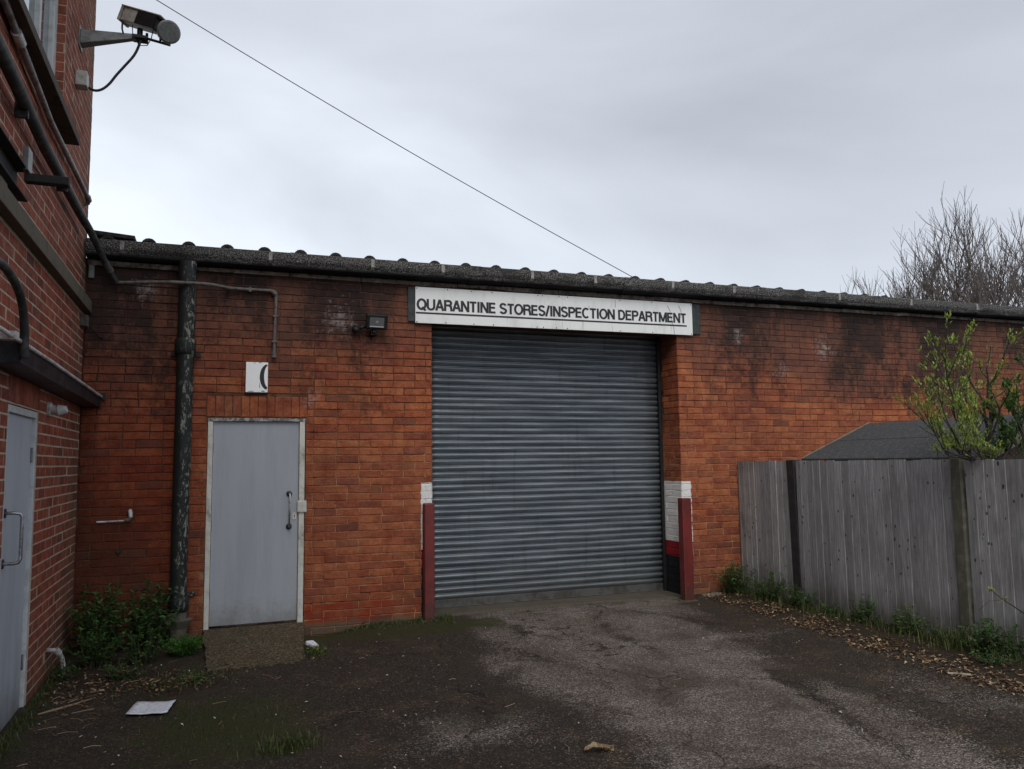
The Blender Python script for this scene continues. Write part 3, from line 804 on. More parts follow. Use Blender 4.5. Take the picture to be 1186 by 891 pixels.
m = MB(); m.tube([(px-.01, py, .26), (px-.01, py, .20)], [.078, .078], 18); m.build('grey_ring', M['conduit'], dp, smooth=True, auto=40)
m = MB(); m.tube([(px-.01, py-.01, .2), (px-.01, py-.01, .12), (px-.01, py-.015, -.02)], [.13, .085, .06], 9)
m.build('gully_hopper', M['concrete'], dp, bevel=.006)

cd = thing('wall_conduit', (-.4, -.04, 3.25), 'thin grey conduit running above the drainpipe and dropping beside the white box', 'conduit')
m = MB()
m.tube([(-.858, -.058, 3.238), (-.84, -.05, 3.236), (-.45, -.19, 3.238), (-.38, -.205, 3.239), (-.12, -.205, 3.242), (-.04, -.18, 3.244), (.12, -.045, 3.248), (.50, -.04, 3.25), (.53, -.04, 3.243), (.541, -.04, 3.222), (.536, -.04, 2.9), (.530, -.04, 2.62)], .0165, 10)
m.build('run', M['conduit'], cd, smooth=True, auto=60)
m = MB(); m.tube([(.530, -.04, 2.64), (.530, -.04, 2.595)], [.022, .024], 10); m.build('end_cap', M['conduit'], cd, smooth=True, auto=40)
for a, b in (((.08, 3.2475), (.12, 3.248)), ((.50, 3.25), (.541, 3.21))):
    m = MB(); m.tube([(a[0], -.042, a[1]), (b[0], -.042, b[1])], .021, 10); m.build('coupling', M['conduit'], cd, smooth=True, auto=40)
for (x, z, hor) in ((.30, 3.249, 1), (.538, 3.0, 0), (.533, 2.75, 0)):
    m = MB()
    if hor: m.box(x-.012, x+.012, -.058, -.004, z-.024, z+.024)
    else: m.box(x-.026, x+.026, -.06, -.004, z-.01, z+.01)
    m.build('saddle', M['conduit'], cd, bevel=.003)

bp = thing('dark_pipe', (-1.05, -1.5, 3.6), 'thick dark pipe along the upper left wall bending down into the corner', 'pipe')
m = MB()
m.tube([(-1.045, -9, 3.66), (-1.045, -3.4, 3.655), (-1.047, -2.3, 3.60), (-1.048, -.9, 3.605), (-1.045, -.62, 3.605), (-1.03, -.50, 3.585), (-.925, -.10, 3.36), (-.855, -.06, 3.238)], [.036, .036, .036, .034, .033, .031, .024, .02], 12)
m.build('run', M['dark_pipe'], bp, smooth=True, auto=60)
m = MB(); m.tube([(-.945, -.16, 3.395), (-.905, -.085, 3.33)], .031, 12); m.build('coupling', M['conduit'], bp, smooth=True, auto=40)
for y in (-4.2, -2.9, -1.6):
    m = MB(); m.box(-1.10, -1.03, y-.015, y+.015, 3.555, 3.66); m.build('saddle', M['dark_pipe'], bp, bevel=.003)

gp_ = thing('galvanised_pipe', (-1.08, -2, 3.93), 'slim galvanised pipe under the upper window of the left building', 'pipe')
m = MB(); m.tube([(-1.08, -9, 4.05), (-1.08, -3.3, 4.015), (-1.08, -2.0, 3.905), (-1.08, -.36, 3.925), (-1.08, -.28, 3.92), (-1.085, -.25, 3.895), (-1.12, -.245, 3.88)], .020, 10)
m.build('run', M['galv'], gp_, smooth=True, auto=60)
m = MB(); m.tube([(-1.08, -3.05, 3.99), (-1.08, -2.93, 3.982)], .030, 10); m.build('coupling', M['white_pipe'], gp_, smooth=True, auto=40)
m = MB(); m.tube([(-1.08, -.33, 3.925), (-1.08, -.26, 3.915)], .027, 10); m.build('elbow', M['galv'], gp_, smooth=True, auto=40)

wb = thing('wall_sign', (.375, -.02, 2.4), 'small white rectangular plate with a black crescent mark above the grey door', 'sign')
m = MB(); m.box(.272, .482, -.028, -.0075, 2.242, 2.552); m.build('edge', M['black'], wb, bevel=.002)
m = MB(); m.box(.276, .4785, -.036, -.0285, 2.256, 2.546); m.build('plate', M['white_bulk'], wb, bevel=.003)
m = MB()
outer = []; 
for i in range(15):
    a = R(100+160*i/14); outer.append((.478+.075*math.cos(a), 2.405+.125*math.sin(a)))
inner = []
for i in range(15):
    a = R(260-160*i/14); inner.append((.483+.040*math.cos(a), 2.41+.108*math.sin(a)))
pts = [(min(px_, .4785), pz_) for px_, pz_ in outer+inner]
for i in range(14):
    q = [outer[i], outer[i+1], inner[13-i], inner[14-i]]
    q = [(min(a, .4785), b) for a, b in q]
    m.poly([(a, -.0375, b) for a, b in q])
for x, z, w, h in ((.345, 2.535, .02, .006), (.39, 2.538, .03, .006), (.30, 2.262, .05, .006), (.42, 2.264, .03, .008), (.40, 2.30, .006, .05)):
    c_ = MB(); c_.poly([(x, -.0374, z), (x+w, -.0374, z+.001), (x+w*.9, -.0374, z+h), (x+.002, -.0374, z+h*.8)]); c_.build('chip', M['ink'], wb)
m.build('crescent_mark', M['ink'], wb, fix=True)

fl_ = thing('floodlight', (1.5, -.08, 2.95), 'square black floodlight with a round sensor left of the white sign', 'floodlight')
MF = Matrix.Translation((1.515, -.105, 2.985)) @ Matrix.Rotation(R(14), 4, 'X') @ Matrix.Rotation(R(-5), 4, 'Z')
m = MB(); m.box(-.108, .108, -.035, .03, -.078, .078, M=MF); m.build('housing', M['black'], fl_, bevel=.014)
m = MB(); m.box(-.072, .072, -.0385, -.0355, -.048, .045, M=MF); gl = m.build('lens', M['glass_dark'], fl_)
m = MB(); m.box(-.070, .070, -.041, -.039, -.052, -.043, M=MF); m.build('reflector_edge', M['white_trim'], gl)
m = MB(); m.box(-.012, .012, -.041, -.039, -.008, .012, M=MF); m.build('led_chip', M['clip'], gl)
m = MB(); m.box(1.46, 1.53, -.075, -.008, 2.85, 2.90); m.box(1.475, 1.515, -.10, -.06, 2.87, 2.93); m.build('bracket', M['black'], fl_, bevel=.006)
m = MB(); m.tube([(1.31, -.04, 2.905), (1.31, -.07, 2.90), (1.31, -.10, 2.888), (1.31, -.115, 2.88)], [.034, .042, .034, .016], 14); m.build('sensor', M['black'], fl_, smooth=True)
m = MB(); m.tube([(1.34, -.05, 2.91), (1.38, -.05, 2.93), (1.42, -.06, 2.95)], .016, 8)
m.tube([(1.37, -.02, 2.99), (1.355, -.03, 2.9), (1.36, -.02, 2.82), (1.375, -.012, 2.79)], .003, 6); m.build('cable', M['black'], fl_, smooth=True)

op = thing('overflow_pipe', (-.8, -.03, 1.1), 'short white pipe stub with an elbow on the brick wall left of the drainpipe', 'pipe')
m = MB(); m.tube([(-.95, -.03, 1.079), (-.72, -.032, 1.083)], .0085, 8); m.build('run', M['white_pipe'], op, smooth=True, auto=60)
m = MB(); m.tube([(-.73, -.032, 1.083), (-.69, -.034, 1.09), (-.678, -.034, 1.115)], .019, 9); m.build('elbow', M['plate'], op, smooth=True, auto=60)
m = MB(); m.tube([(-.678, -.034, 1.112), (-.680, -.034, 1.15), (-.686, -.025, 1.165), (-.686, -.004, 1.168)], .017, 9); m.build('upstand', M['white_pipe'], op, smooth=True, auto=60)

lp = MB(); lp.tube([(-1.1, -.16, .118), (-.7, -.155, .105), (-.36, -.15, .075)], .022, 10)
o = lp.build('low_pipe', M['dark_pipe'], smooth=True, auto=60, loc=(-.7, -.155, .1)); tag(o, 'dark low pipe half hidden in the weeds left of the drainpipe', 'pipe')

# ------------------------------------------------------------------ left office building
LX = -1.118
ob = thing('office_building', (-4, -5, 0), 'tall red brick building on the left edge with concrete band and pale grey door', 'building')
LD = (-2.635, -1.775, -.3, 1.945)        # door opening (y range, z range)
LW = (-3.75, -1.39, 4.10, 5.75)
LW2 = (-5.6, -3.03, 3.062, 3.262)
holesL = [LD, LW, (-6.6, -5.2, 4.10, 5.75), (-5.2, -3.9, .9, 2.1)]
HT = 7.6
m = MB()
wall_cells(m, -12, .0025, -.35, HT, holesL, lambda a, b, c, d: m.box(LX-.24, LX, a, b, c, d))
m.box(-9, LX-.2401, -.21, .002, -.35, HT); m.box(-9, LX-.2401, -12, -11.8, -.35, HT); m.box(-9, -8.8, -11.8, -.21, -.35, HT)
m.box(LX-2.0, LX-.9, -11.7, -.3, -.3, HT-.2)
lw = m.build('wall', M['mortar_left'], ob)
b2 = MB()
HB = [LD, (LD[0]-.01, LD[1]+.01, 1.94, 2.165), LW, (-6.6, -5.2, 4.10, 5.75), (-5.2, -3.9, .9, 2.1), (-12, .03, 2.942, 3.058)]
brickwork(b2, (LX, 0, 0), (0, 1, 0), (1, 0, 0), -8.2, .002, -.15, HT, HB, seed=21, jit=.0012, gap=.0098, prot=.0011, wave=.002, clean=True)
soldiers(b2, (LX, 0, 0), (0, 1, 0), (1, 0, 0), LD[0]-.01, LD[1]+.01, 1.952, 2.165, 5)
brickwork(b2, (0, LW[1], 0), (-1, 0, 0), (0, -1, 0), 1.12, 1.34, 4.10, 5.75, [], seed=5, clean=True, jit=.001, prot=.003)
b2.build('brick_face', M['brick_left'], lw)
m = MB(); m.box(-9.2, LX+.05, -12.1, .08, HT, HT+.12); m.build('roof', M['roof'], ob)
m = MB()
y = -9.0
while y < -.02:
    y2 = min(y+2.3, -.012); m.box(LX+.001, -1.052, y, y2-.005, 2.945+rnd(-.002, .002), 3.055); y = y2
m.build('concrete_band', M['concrete'], ob, bevel=.006)
# upper window
wn = MB()
fx0, fx1 = LX-.13, LX-.06
y0_, y1_, z0_, z1_ = LW
for a, b, c, d in ((y0_, y0_+.07, z0_, z1_), (y1_-.12, y1_, z0_, z1_), (y0_+.07, y1_-.12, z0_, z0_+.08), (y0_+.07, y1_-.12, z1_-.07, z1_), (-2.62, -2.54, z0_+.08, z1_-.07), (-1.98, -1.93, z0_+.08, z1_-.07)):
    wn.box(fx0, fx1, a, b, c, d)
wf = wn.build('window', M['white_trim'], ob, bevel=.004)
m = MB(); m.box(LX-.105, LX-.095, y0_+.07, y1_-.12, z0_+.08, z1_-.07); m.build('pane', M['glass'], wf)
m = MB(); m.box(LX-.23, LX-.055, y0_-.02, -1.30, 4.03, 4.10); m.box(LX-.055, LX+.11, y0_-.02, -1.30, 4.02, 4.085); m.build('sill', M['shed_wood'], wf, bevel=.004)
m = MB(); m.box(LX-.12, LX-.11, -6.6, -5.2, 4.1, 5.75); m.build('window', M['glass'], ob)
m = MB(); m.box(LX-.12, LX-.11, -5.2, -3.9, .9, 2.1); m.build('window', M['glass'], ob)
# pale stone blocks over the band at the frame edge
m = MB()
for a, b in ((-3.62, -3.33), (-3.32, -3.05)): m.box(LX+.001, LX+.035, a, b, 3.062, 3.175)
m.build('pale_block', M['pale_stone'], ob, bevel=.006)
# left door
m = MB(); m.box(LX-.07, LX-.028, -2.59, -1.82, -.02, 1.895); ld = m.build('door', M['door_left'], ob, bevel=.003)
for a, b, c, d in ((-2.632, -2.592, -.02, 1.94), (-1.818, -1.778, -.02, 1.94), (-2.592, -1.818, 1.897, 1.94)):
    m = MB(); m.box(LX-.09, LX-.004, a, b, c, d); m.build('door_frame', M['white_trim'], ld, bevel=.003)
m = MB(); hy = -2.47
m.tube([(LX-.028, hy, 1.30), (-1.09, hy, 1.30), (-1.065, hy+.005, 1.295), (-1.055, hy+.01, 1.275), (-1.055, hy+.01, 1.03), (-1.065, hy+.005, 1.01), (-1.09, hy, 1.005), (LX-.028, hy, 1.005)], .0105, 10)
m.build('handle', M['steel'], ld, smooth=True, auto=60)
for z in (1.30, 1.005):
    m = MB(); m.tube([(LX-.028, hy, z), (LX-.020, hy, z)], .028, 14); m.build('handle_rose', M['steel_dark'], ld, smooth=True, auto=40)
m = MB(); m.tube([(LX-.028, -2.54, .825), (LX-.024, -2.54, .825)], .010, 8); m.box(LX-.028, LX-.0245, -2.544, -2.536, .79, .82); m.build('keyhole', M['black_matt'], ld)
for z in (1.65, .3):
    m = MB(); m.tube([(LX-.022, -1.822, z-.05), (LX-.022, -1.822, z+.05)], .007, 8); m.build('hinge', M['bracket'], ld)

bm_ = thing('steel_beam', (-1.05, -3.3, 3.2), 'black steel channel fixed on the left building above the concrete band', 'steel beam')
m = MB(); m.box(LX, LX+.012, -8, -2.74, 3.125, 3.30); m.box(LX, -1.045, -8, -2.74, 3.288, 3.300); m.box(LX, -1.045, -8, -2.74, 3.113, 3.1249)
m.build('channel', M['black_matt'], bm_, bevel=.003)
m = MB(); m.box(-1.065, -1.035, -2.83, -2.72, 3.28, 3.42); m.build('upright_plate', M['bracket'], bm_, bevel=.003)
m = MB(); m.box(-1.06, -.83, -2.80, -2.74, 3.22, 3.272, M=Matrix.Translation((-1.06, 0, 3.25)) @ Matrix.Rotation(R(0), 4, 'Y') @ Matrix.Translation((1.06, 0, -3.25))); m.build('arm', M['black_matt'], bm_, bevel=.006)
m = MB(); m.tube([(-1.045, -2.72, 3.36), (-1.04, -2.4, 3.38), (-1.045, -2.05, 3.44), (-1.05, -1.9, 3.57)], .005, 6); m.build('wire', M['black_matt'], bm_)

lg = thing('gutter_trough', (-1.03, -1.4, 2.2), 'short black plastic gutter on the left building ending in the brick corner', 'gutter')
gp2 = [(0, .10), (.004, .10), (.004, -.005), (.142, -.005), (.146, .095), (.156, .100), (.156, .090), (.151, .0), (.158, -.006), (.158, -.014), (0, -.014)]
m = MB(); m.extrude(gp2, -3.18, -.02, lambda t, p, q: (LX+.004+p, t, 2.118+q-.010*(t+1.4)/1.4)); 
m.build('trough', M['black_gutter'], lg, smooth=True, auto=35)
for yy in (-3.19, -.03):
    m = MB(); m.box(LX+.002, LX+.165, yy-.008, yy+.012, 2.098-.010*(yy+1.4)/1.4, 2.222-.010*(yy+1.4)/1.4); m.build('end_stop', M['black_gutter'], lg, bevel=.003)
m = MB(); m.box(LX+.0005, LX+.02, -2.8, -.04, 2.20, 2.25); m.build('batten', M['black_matt'], lg)
hs = MB(); hs.tube(spline([(-.935, -4.4, 2.36), (-.935, -4.0, 2.47), (-.935, -3.785, 2.505), (-.935, -3.584, 2.498), (-.935, -3.392, 2.453), (-.935, -3.285, 2.38), (-.935, -3.235, 2.29), (-.937, -3.207, 2.22), (-.938, -3.195, 2.135)]), .021, 12)
o = hs.build('hose', M['dark_pipe'], smooth=True, loc=(-1.02, -3, 2.4)); tag(o, 'thick black hose arching down into the black gutter on the left building', 'hose')
wp = thing('white_pipe', (-1.04, -2, 2.28), 'slim white pipe lying along the top of the black gutter', 'pipe')
m = MB(); m.tube([(-.955, -8, 2.27), (-.955, -3.65, 2.226), (-.952, -2.4, 2.222), (-.95, -.03, 2.192)], .012, 10); m.build('run', M['white_pipe'], wp, smooth=True, auto=60)
m = MB(); m.box(-1.115, -.93, -3.42, -3.36, 2.205, 2.25); m.build('clip', M['white_pipe'], wp, bevel=.006)
m = MB(); m.box(-.965, -.92, -.028, -.0115, 2.165, 2.225); m.build('wall_patch', M['black_matt'], wp, bevel=.004)

vt = thing('wall_vent', (LX, -1.46, 1.98), 'small white cone shaped fitting beside the pale grey door on the left wall', 'wall lamp')
m = MB(); m.tube([(LX+.001, -1.46, 1.985), (LX+.018, -1.46, 1.985), (LX+.024, -1.46, 1.984)], [.052, .052, .036], 20); m.build('base', M['white_pipe'], vt, smooth=True, auto=40)
m = MB(); m.tube([(LX+.02, -1.46, 1.984), (LX+.06, -1.46, 1.977), (LX+.065, -1.46, 1.977), (LX+.12, -1.46, 1.982), (LX+.125, -1.46, 1.984)], [.030, .032, .040, .026, .012], 18); m.build('cone', M['white_trim'], vt, smooth=True, auto=40)

jb = thing('cable_box', (-1.06, -.16, 2.86), 'grey cable box just below the concrete band in the corner', 'junction box')
m = MB(); m.box(LX+.002, -1.06, -.22, -.10, 2.80, 2.90); m.build('box', M['conduit'], jb, bevel=.004)
m = MB(); m.tube([(-1.062, -.12, 2.83), (-1.03, -.05, 2.78), (-.99, -.02, 2.74), (-.95, -.012, 2.72)], .006, 6); m.build('cable', M['black'], jb, smooth=True)
gpl = MB(); gpl.box(-1.09, -1.045, -.03, -.012, 3.27, 3.47); o = gpl.build('grey_plate', M['bracket'], bevel=.002, loc=(-1.07, -.02, 3.37)); tag(o, 'narrow upright grey plate in the corner under the eaves', 'metal plate')

tp = thing('waste_pipe', (-1.06, -1.1, .15), 'white elbowed waste pipe low on the left wall among weeds', 'pipe')
m = MB(); m.tube([(LX, -1.12, .225), (-1.07, -1.12, .222), (-1.04, -1.11, .20), (-1.02, -1.08, .15), (-1.015, -1.06, .10), (-1.015, -1.05, .0)], .016, 10); m.build('run', M['white_pipe'], tp, smooth=True)
m = MB(); m.tube([(-1.06, -1.12, .224), (-1.035, -1.105, .19)], .024, 10); m.build('collar', M['white_pipe'], tp, smooth=True, auto=40)

# ------------------------------------------------------------------ security camera
cc = thing('security_camera', (LX, -.8, 5.13), 'security camera with round lamp on a bracket high on the left building', 'security camera')
m = MB()
def taper(m, a, b, ha, hb, wa, wb):
    n0 = len(m.v)
    for (x, y, z), h, w in ((a, ha, wa), (b, hb, wb)):
        m.v += [(x, y-w, z-h), (x, y+w, z-h), (x, y+w, z+h), (x, y-w, z+h)]
    m.face((n0, n0+1, n0+2, n0+3)); m.face((n0+7, n0+6, n0+5, n0+4))
    for i in range(4): m.face((n0+i, n0+(i+1) % 4, n0+4+(i+1) % 4, n0+4+i))
taper(m, (LX+.01, -.8, 5.13), (-.70, -.8, 5.215), .062, .022, .05, .025); m.build('bracket_arm', M['bracket'], cc, bevel=.006)
m = MB(); m.box(LX+.001, LX+.012, -.88, -.72, 5.04, 5.22); m.build('wall_plate', M['bracket'], cc, bevel=.003)
m = MB(); m.box(-.72, -.60, -.85, -.75, 5.195, 5.225); m.tube([(-.665, -.8, 5.22), (-.665, -.8, 5.30)], .024, 10); m.tube([(-.61, -.8, 5.20), (-.61, -.8, 5.27)], .012, 8); m.build('pan_head', M['black'], cc, bevel=.004)
MC = Matrix.Translation((-.645, -.8, 5.375)) @ Matrix.Rotation(R(-28), 4, 'Z') @ Matrix.Rotation(R(20), 4, 'Y')
m = MB(); m.box(-.16, .15, -.062, .062, -.062, .055, M=MC); hsg = m.build('housing', M['cctv'], cc, bevel=.006)
m = MB(); m.box(-.185, .20, -.075, .075, .0555, .066, M=MC); m.box(-.185, -.161, -.07, .07, -.07, .055, M=MC); m.build('sunshield', M['cctv'], cc, bevel=.003)
m = MB(); m.box(-.02, .16, -.070, -.0625, -.060, .05, M=MC); m.box(.1505, .158, -.055, .055, -.052, .05, M=MC); m.build('side_panel', M['black'], cc, bevel=.002)
m = MB(); m.tube([(-.66, -.83, 5.215), (-.42, -.88, 5.155)], .012, 8); m.tube([(-.50, -.86, 5.175), (-.50, -.86, 5.28)], .009, 8); m.build('lamp_arm', M['black'], cc, smooth=True, auto=40)
lc = Vector((-.432, -.90, 5.262)); dirn = Vector((.28, -.9, -.36)).normalized()
m = MB(); m.tube([lc-dirn*.05, lc-dirn*.045, lc, lc+dirn*.004], [.06, .092, .096, .09], 28); ir = m.build('lamp', M['bracket'], cc, smooth=True, auto=40)
m = MB(); m.tube([lc+dirn*.0045, lc+dirn*.010], [.088, .084], 28)
u = dirn.cross(Vector((0, 0, 1))).normalized(); w = u.cross(dirn)
m.build('lamp_lens', M['ir'], ir, smooth=True, auto=40)
m = MB()
for i in range(-6, 7):
    k = i*.013; hh = math.sqrt(max(0, .082**2-k*k))
    for A_, B_ in ((u, w), (w, u)):
        m.tube([lc+dirn*.0115+A_*k-B_*hh, lc+dirn*.0115+A_*k+B_*hh], .0011, 4, caps=False)
m.build('lamp_grid', M['clip'], ir)
m = MB(); m.tube(spline([(-.655, -.82, 5.21), (-.67, -.82, 5.13), (-.705, -.82, 5.04), (-.77, -.82, 4.94), (-.83, -.82, 4.85), (-.88, -.83, 4.76), (-.93, -.84, 4.70), (-.98, -.85, 4.675), (-1.03, -.86, 4.685)]), .011, 8)
m.tube([(-.72, -.85, 5.30), (-.715, -.85, 5.2), (-.66, -.86, 5.12), (-.60, -.86, 5.13), (-.57, -.86, 5.2), (-.56, -.86, 5.27)], .004, 6)
m.tube([(-.80, -.82, 5.34), (-.80, -.83, 5.26), (-.79, -.83, 5.22)], .008, 6)
m.build('cable', M['black'], cc, smooth=True)
m = MB(); m.box(LX+.002, -1.03, -.95, -.84, 4.665, 4.79); o = m.build('junction_box', M['cctv'], bevel=.006, loc=(-1.07, -.9, 4.7)); tag(o, 'small cream box below the security camera', 'junction box')

# ------------------------------------------------------------------ overhead wire
m = MB(); pa, pb = Vector((-1.10, -3.2, 7.55)), Vector((4.62, .8, 3.74))
A0, B0 = Vector((-.577, 0, 6.043)), Vector((4.606, 0, 3.647))
A0 = Vector((-1.2, .0, 6.33)); pts = []
for i in range(41):
    t = i/40; q = A0.lerp(Vector((4.62, .04, 3.66)), t); q.z -= .10*math.sin(math.pi*t)*.6; pts.append(q)
m.tube(pts, .0042, 6); o = m.build('overhead_wire', M['black'], loc=(1.7, 0, 5)); tag(o, 'thin black wire sloping across the sky down to the roof edge above the sign', 'wire')

# ------------------------------------------------------------------ fence
fn = thing('fence', (5.87, -3, 0), 'weathered grey close boarded timber fence on the right side of the yard', 'fence')
FX = 5.87
def panel(ya, yb, seed, tilt_=0):
    rg = random.Random(seed); m = MB(); y = ya; k = 0
    while y < yb-.01:
        w = rg.uniform(.088, .106); y2 = min(y+w, yb)
        zt = 1.532+rg.uniform(-.006, .005); zb_ = .02+rg.uniform(-.02, .02)
        c = (rg.random(), rg.random(), 0); d0 = rg.uniform(-.003, .003); sl = rg.uniform(-.004, .004)
        # feather edge: thick edge proud, thin edge tucked under its neighbour
        n0 = len(m.v)
        for z, s in ((zb_, 0), (zt, sl)):
            m.v += [(FX-.014+d0, y+s, z), (FX-.009+d0, y2+s+.006, z), (FX+.004, y2+s+.008, z), (FX+.004, y+s, z)]
        m.face((n0, n0+1, n0+5, n0+4), c); m.face((n0+1, n0+2, n0+6, n0+5), c); m.face((n0+2, n0+3, n0+7, n0+6), c)
        m.face((n0+3, n0, n0+4, n0+7), c); m.face((n0+4, n0+5, n0+6, n0+7), c); m.face((n0+3, n0+2, n0+1, n0), c)
        y = y2; k += 1
    for z in (.3, 1.25): m.box(FX+.006, FX+.07, ya, yb, z, z+.07)
    return m.build('panel', M['fence'], fn)
panel(-.90, -.03, 1); panel(-2.955, -1.035, 2); panel(-5.0, -3.085, 3); panel(-7.0, -5.12, 4)
m = MB(); m.box(FX-.016, FX+.09, -1.022, -.908, -.2, 1.515, M=Matrix.Translation((0, -.03, 0)) @ Matrix.Rotation(R(-1.6), 4, 'X') @ Matrix.Translation((0, .01, 0))); m.build('post', M['post_dark'], fn, bevel=.006)
m = MB(); m.box(FX-.030, FX+.07, -3.05, -2.958, -.2, 1.545); m.build('post', M['post_wood'], fn, bevel=.006)
m = MB(); m.box(FX-.005, FX+.09, -5.11, -5.01, -.2, 1.545); m.build('post', M['post_wood'], fn, bevel=.006)

# ------------------------------------------------------------------ shed behind the fence
sd = thing('shed', (7, -2, 0), 'black felt roofed garden shed behind the timber fence', 'shed')
def ru(x): return 1.575+.415*(x-6.08)
m = MB()
for s_ in (0,):
    n0 = len(m.v)
    prof = [(6.02, 1.552), (6.98, ru(6.98)-.008), (7.94, 1.552), (7.94, 1.532), (6.98, ru(6.98)-.03), (6.02, 1.532)]
    m.extrude(prof, -3.05, -.94, lambda t, p, q: (p, t, q))
rf = m.build('roof', M['felt'], sd, bevel=.004)
m = MB(); k = (ru(6.98)-.008-1.552)/.96
m.extrude([(6.50, 1.552+k*.48+.0035), (6.98, 1.552+k*.96+.0035), (7.46, 1.552+k*.48+.0035), (7.46, 1.552+k*.48-.001), (6.98, 1.552+k*.96-.001), (6.50, 1.552+k*.48-.001)], -3.052, -.937, lambda t, p, q: (p, t, q))
m.build('felt_cap', M['felt'], rf)
m = MB()
for sgn in (1, -1):
    m = MB(); m.extrude([(6.98-sgn*.96, 1.556), (6.98, ru(6.98)-.004), (6.98, ru(6.98)+.002), (6.98-sgn*.96, 1.562)], -.965, -.940, lambda t, p, q: (p, t, q)); m.build('edge_batten', M['shed_trim'], rf)
for yy in (-3.075, -.9355):
    m = MB(); m.extrude([(6.01, 1.535), (6.98, ru(6.98)-.02), (7.95, 1.535), (7.95, 1.45), (6.98, ru(6.98)-.11), (6.01, 1.45)], yy, yy+.02, lambda t, p, q: (p, t, q)); m.build('bargeboard', M['shed_trim'], rf)
m = MB(); m.box(6.12, 7.84, -2.98, -1.0, -.05, 1.45); m.extrude([(6.12, 1.45), (7.84, 1.45), (6.98, 1.85)], -2.98, -1.0, lambda t, p, q: (p, t, q)); m.build('wall', M['shed_wood'], sd)

# ------------------------------------------------------------------ plants
def leaf(mb, p, d, L, w, c, up=None, droop=.25):
    d = Vector(d).normalized(); s = d.cross(Vector((0, 0, 1)))
    if s.length < .05: s = Vector((1, 0, 0))
    s.normalize(); s = (s+Vector((rnd(-.5, .5), rnd(-.5, .5), rnd(-.4, .4)))).normalized()
    nrm = s.cross(d).normalized()
    p = Vector(p); mid = p+d*L*.45; tip = p+d*L-Vector((0, 0, 1))*L*droop
    n0 = len(mb.v); f = w*.25
    mb.v += [tuple(p), tuple(mid+s*w*.5+nrm*f), tuple(tip), tuple(mid-s*w*.5+nrm*f), tuple(mid)]
    mb.face((n0, n0+1, n0+4), c); mb.face((n0+1, n0+2, n0+4), c); mb.face((n0, n0+4, n0+3), c); mb.face((n0+4, n0+2, n0+3), c)
def weed(name, x, y, h, spread, ns, lf, mat, label, cat='weed', group=None, seed=0, dens=1.0, cone=1.0, lw=.45, bounds=None):
    random.seed(seed+100)
    z0 = ground_z(x, y); t = thing(name, (x, y, z0), label, cat, group)
    st = MB(); lv = MB()
    for i in range(ns):
        a = rnd(0, 6.283); r0 = spread*.35*math.sqrt(random.random()); r1 = spread*math.sqrt(random.random())*cone
        hh = h*rnd(.45, 1.0)*(1-.35*(r1/spread)**2)
        b = Vector((x+r0*math.cos(a), y+r0*math.sin(a), z0-.01)); e = Vector((x+r1*math.cos(a), y+r1*math.sin(a), z0+hh))
        if bounds:
            e.x = min(max(e.x, bounds[0]), bounds[1]); e.y = min(max(e.y, bounds[2]), bounds[3])
            b.x = min(max(b.x, bounds[0]), bounds[1]); b.y = min(max(b.y, bounds[2]), bounds[3])
        mid = b.lerp(e, .5)+Vector((rnd(-.03, .03), rnd(-.03, .03), hh*.12))
        pts = [b, b.lerp(mid, .6), mid, mid.lerp(e, .55), e]
        st.tube(pts, [.004, .0035, .003, .0025, .0015], 4, caps=False)
        nl = max(3, int(hh/lf*2.6*dens))
        for k in range(nl):
            f = .15+.85*(k+.5)/nl; q = b.lerp(mid, min(1, f*2)) if f < .5 else mid.lerp(e, (f-.5)*2)
            for s_ in range(2):
                aa = k*2.4+s_*3.14+rnd(-.4, .4)
                L_ = lf*rnd(.6, 1.15)*(1.15-.45*f)
                q2 = q+Vector((rnd(-.01, .01),)*3)
                leaf(lv, q2, (math.cos(aa), math.sin(aa), rnd(.0, .7)), L_, L_*lw, (min(1, max(0, rnd(.05, .75)+.3*(f-.5))), 0, 0), droop=rnd(.0, .45))
        for s_ in range(3): leaf(lv, e, (rnd(-1, 1), rnd(-1, 1), rnd(.3, 1)), lf*.7, lf*.3, (rnd(.5, 1), 0, 0))
    st.build('stems', M['stem'], t); lv.build('leaves', mat, t, fix=False)
    return t
BW = (-1.08, 0, -1.6, -.05)
G1 = 'leafy weeds crowding the corner left of the drainpipe'
weed('weed_bush', -.86, -.34, .60, .26, 30, .095, M['leaf_dark'], 'tall dark leafy weed tight in the corner of the two brick walls', 'bush', G1, 1, bounds=BW)
weed('weed_bush', -.48, -.30, .58, .25, 32, .085, M['leaf_dark'], 'tall leafy weed against the brick wall just left of the drainpipe', 'bush', G1, 2, bounds=(-1.08, -.2, -1.6, -.05))
weed('weed_bush', -.82, -.85, .36, .22, 22, .065, M['leaf_dark'], 'low broad dark weed beside the white waste pipe', 'bush', G1, 3, bounds=BW)
weed('weed_bush', -.50, -.80, .30, .20, 16, .055, M['leaf_dark'], 'ragged dark weed in the middle of the corner bed, behind the white paper', 'bush', G1, 4)
weed('weed_bush', -.58, -1.28, .15, .20, 18, .045, M['leaf_dark'], 'low trailing weed nearest the white sheet of paper', 'bush', G1, 5)
weed('weed_bush', -.99, -1.22, .16, .12, 12, .045, M['leaf_dark'], 'small weed at the foot of the left wall in front of the waste pipe', 'bush', G1, 6, bounds=BW)
weed('fern_clump', -.20, -.62, .17, .20, 70, .035, M['leaf_fern'], 'bright green feathery clump at the left edge of the door slab', 'plant', None, 7, 1.6)
weed('weed_clump', -.10, -1.52, .06, .17, 22, .03, M['leaf_mid'], 'small green weed in the dead leaves at the slab corner', 'weed', None, 8)
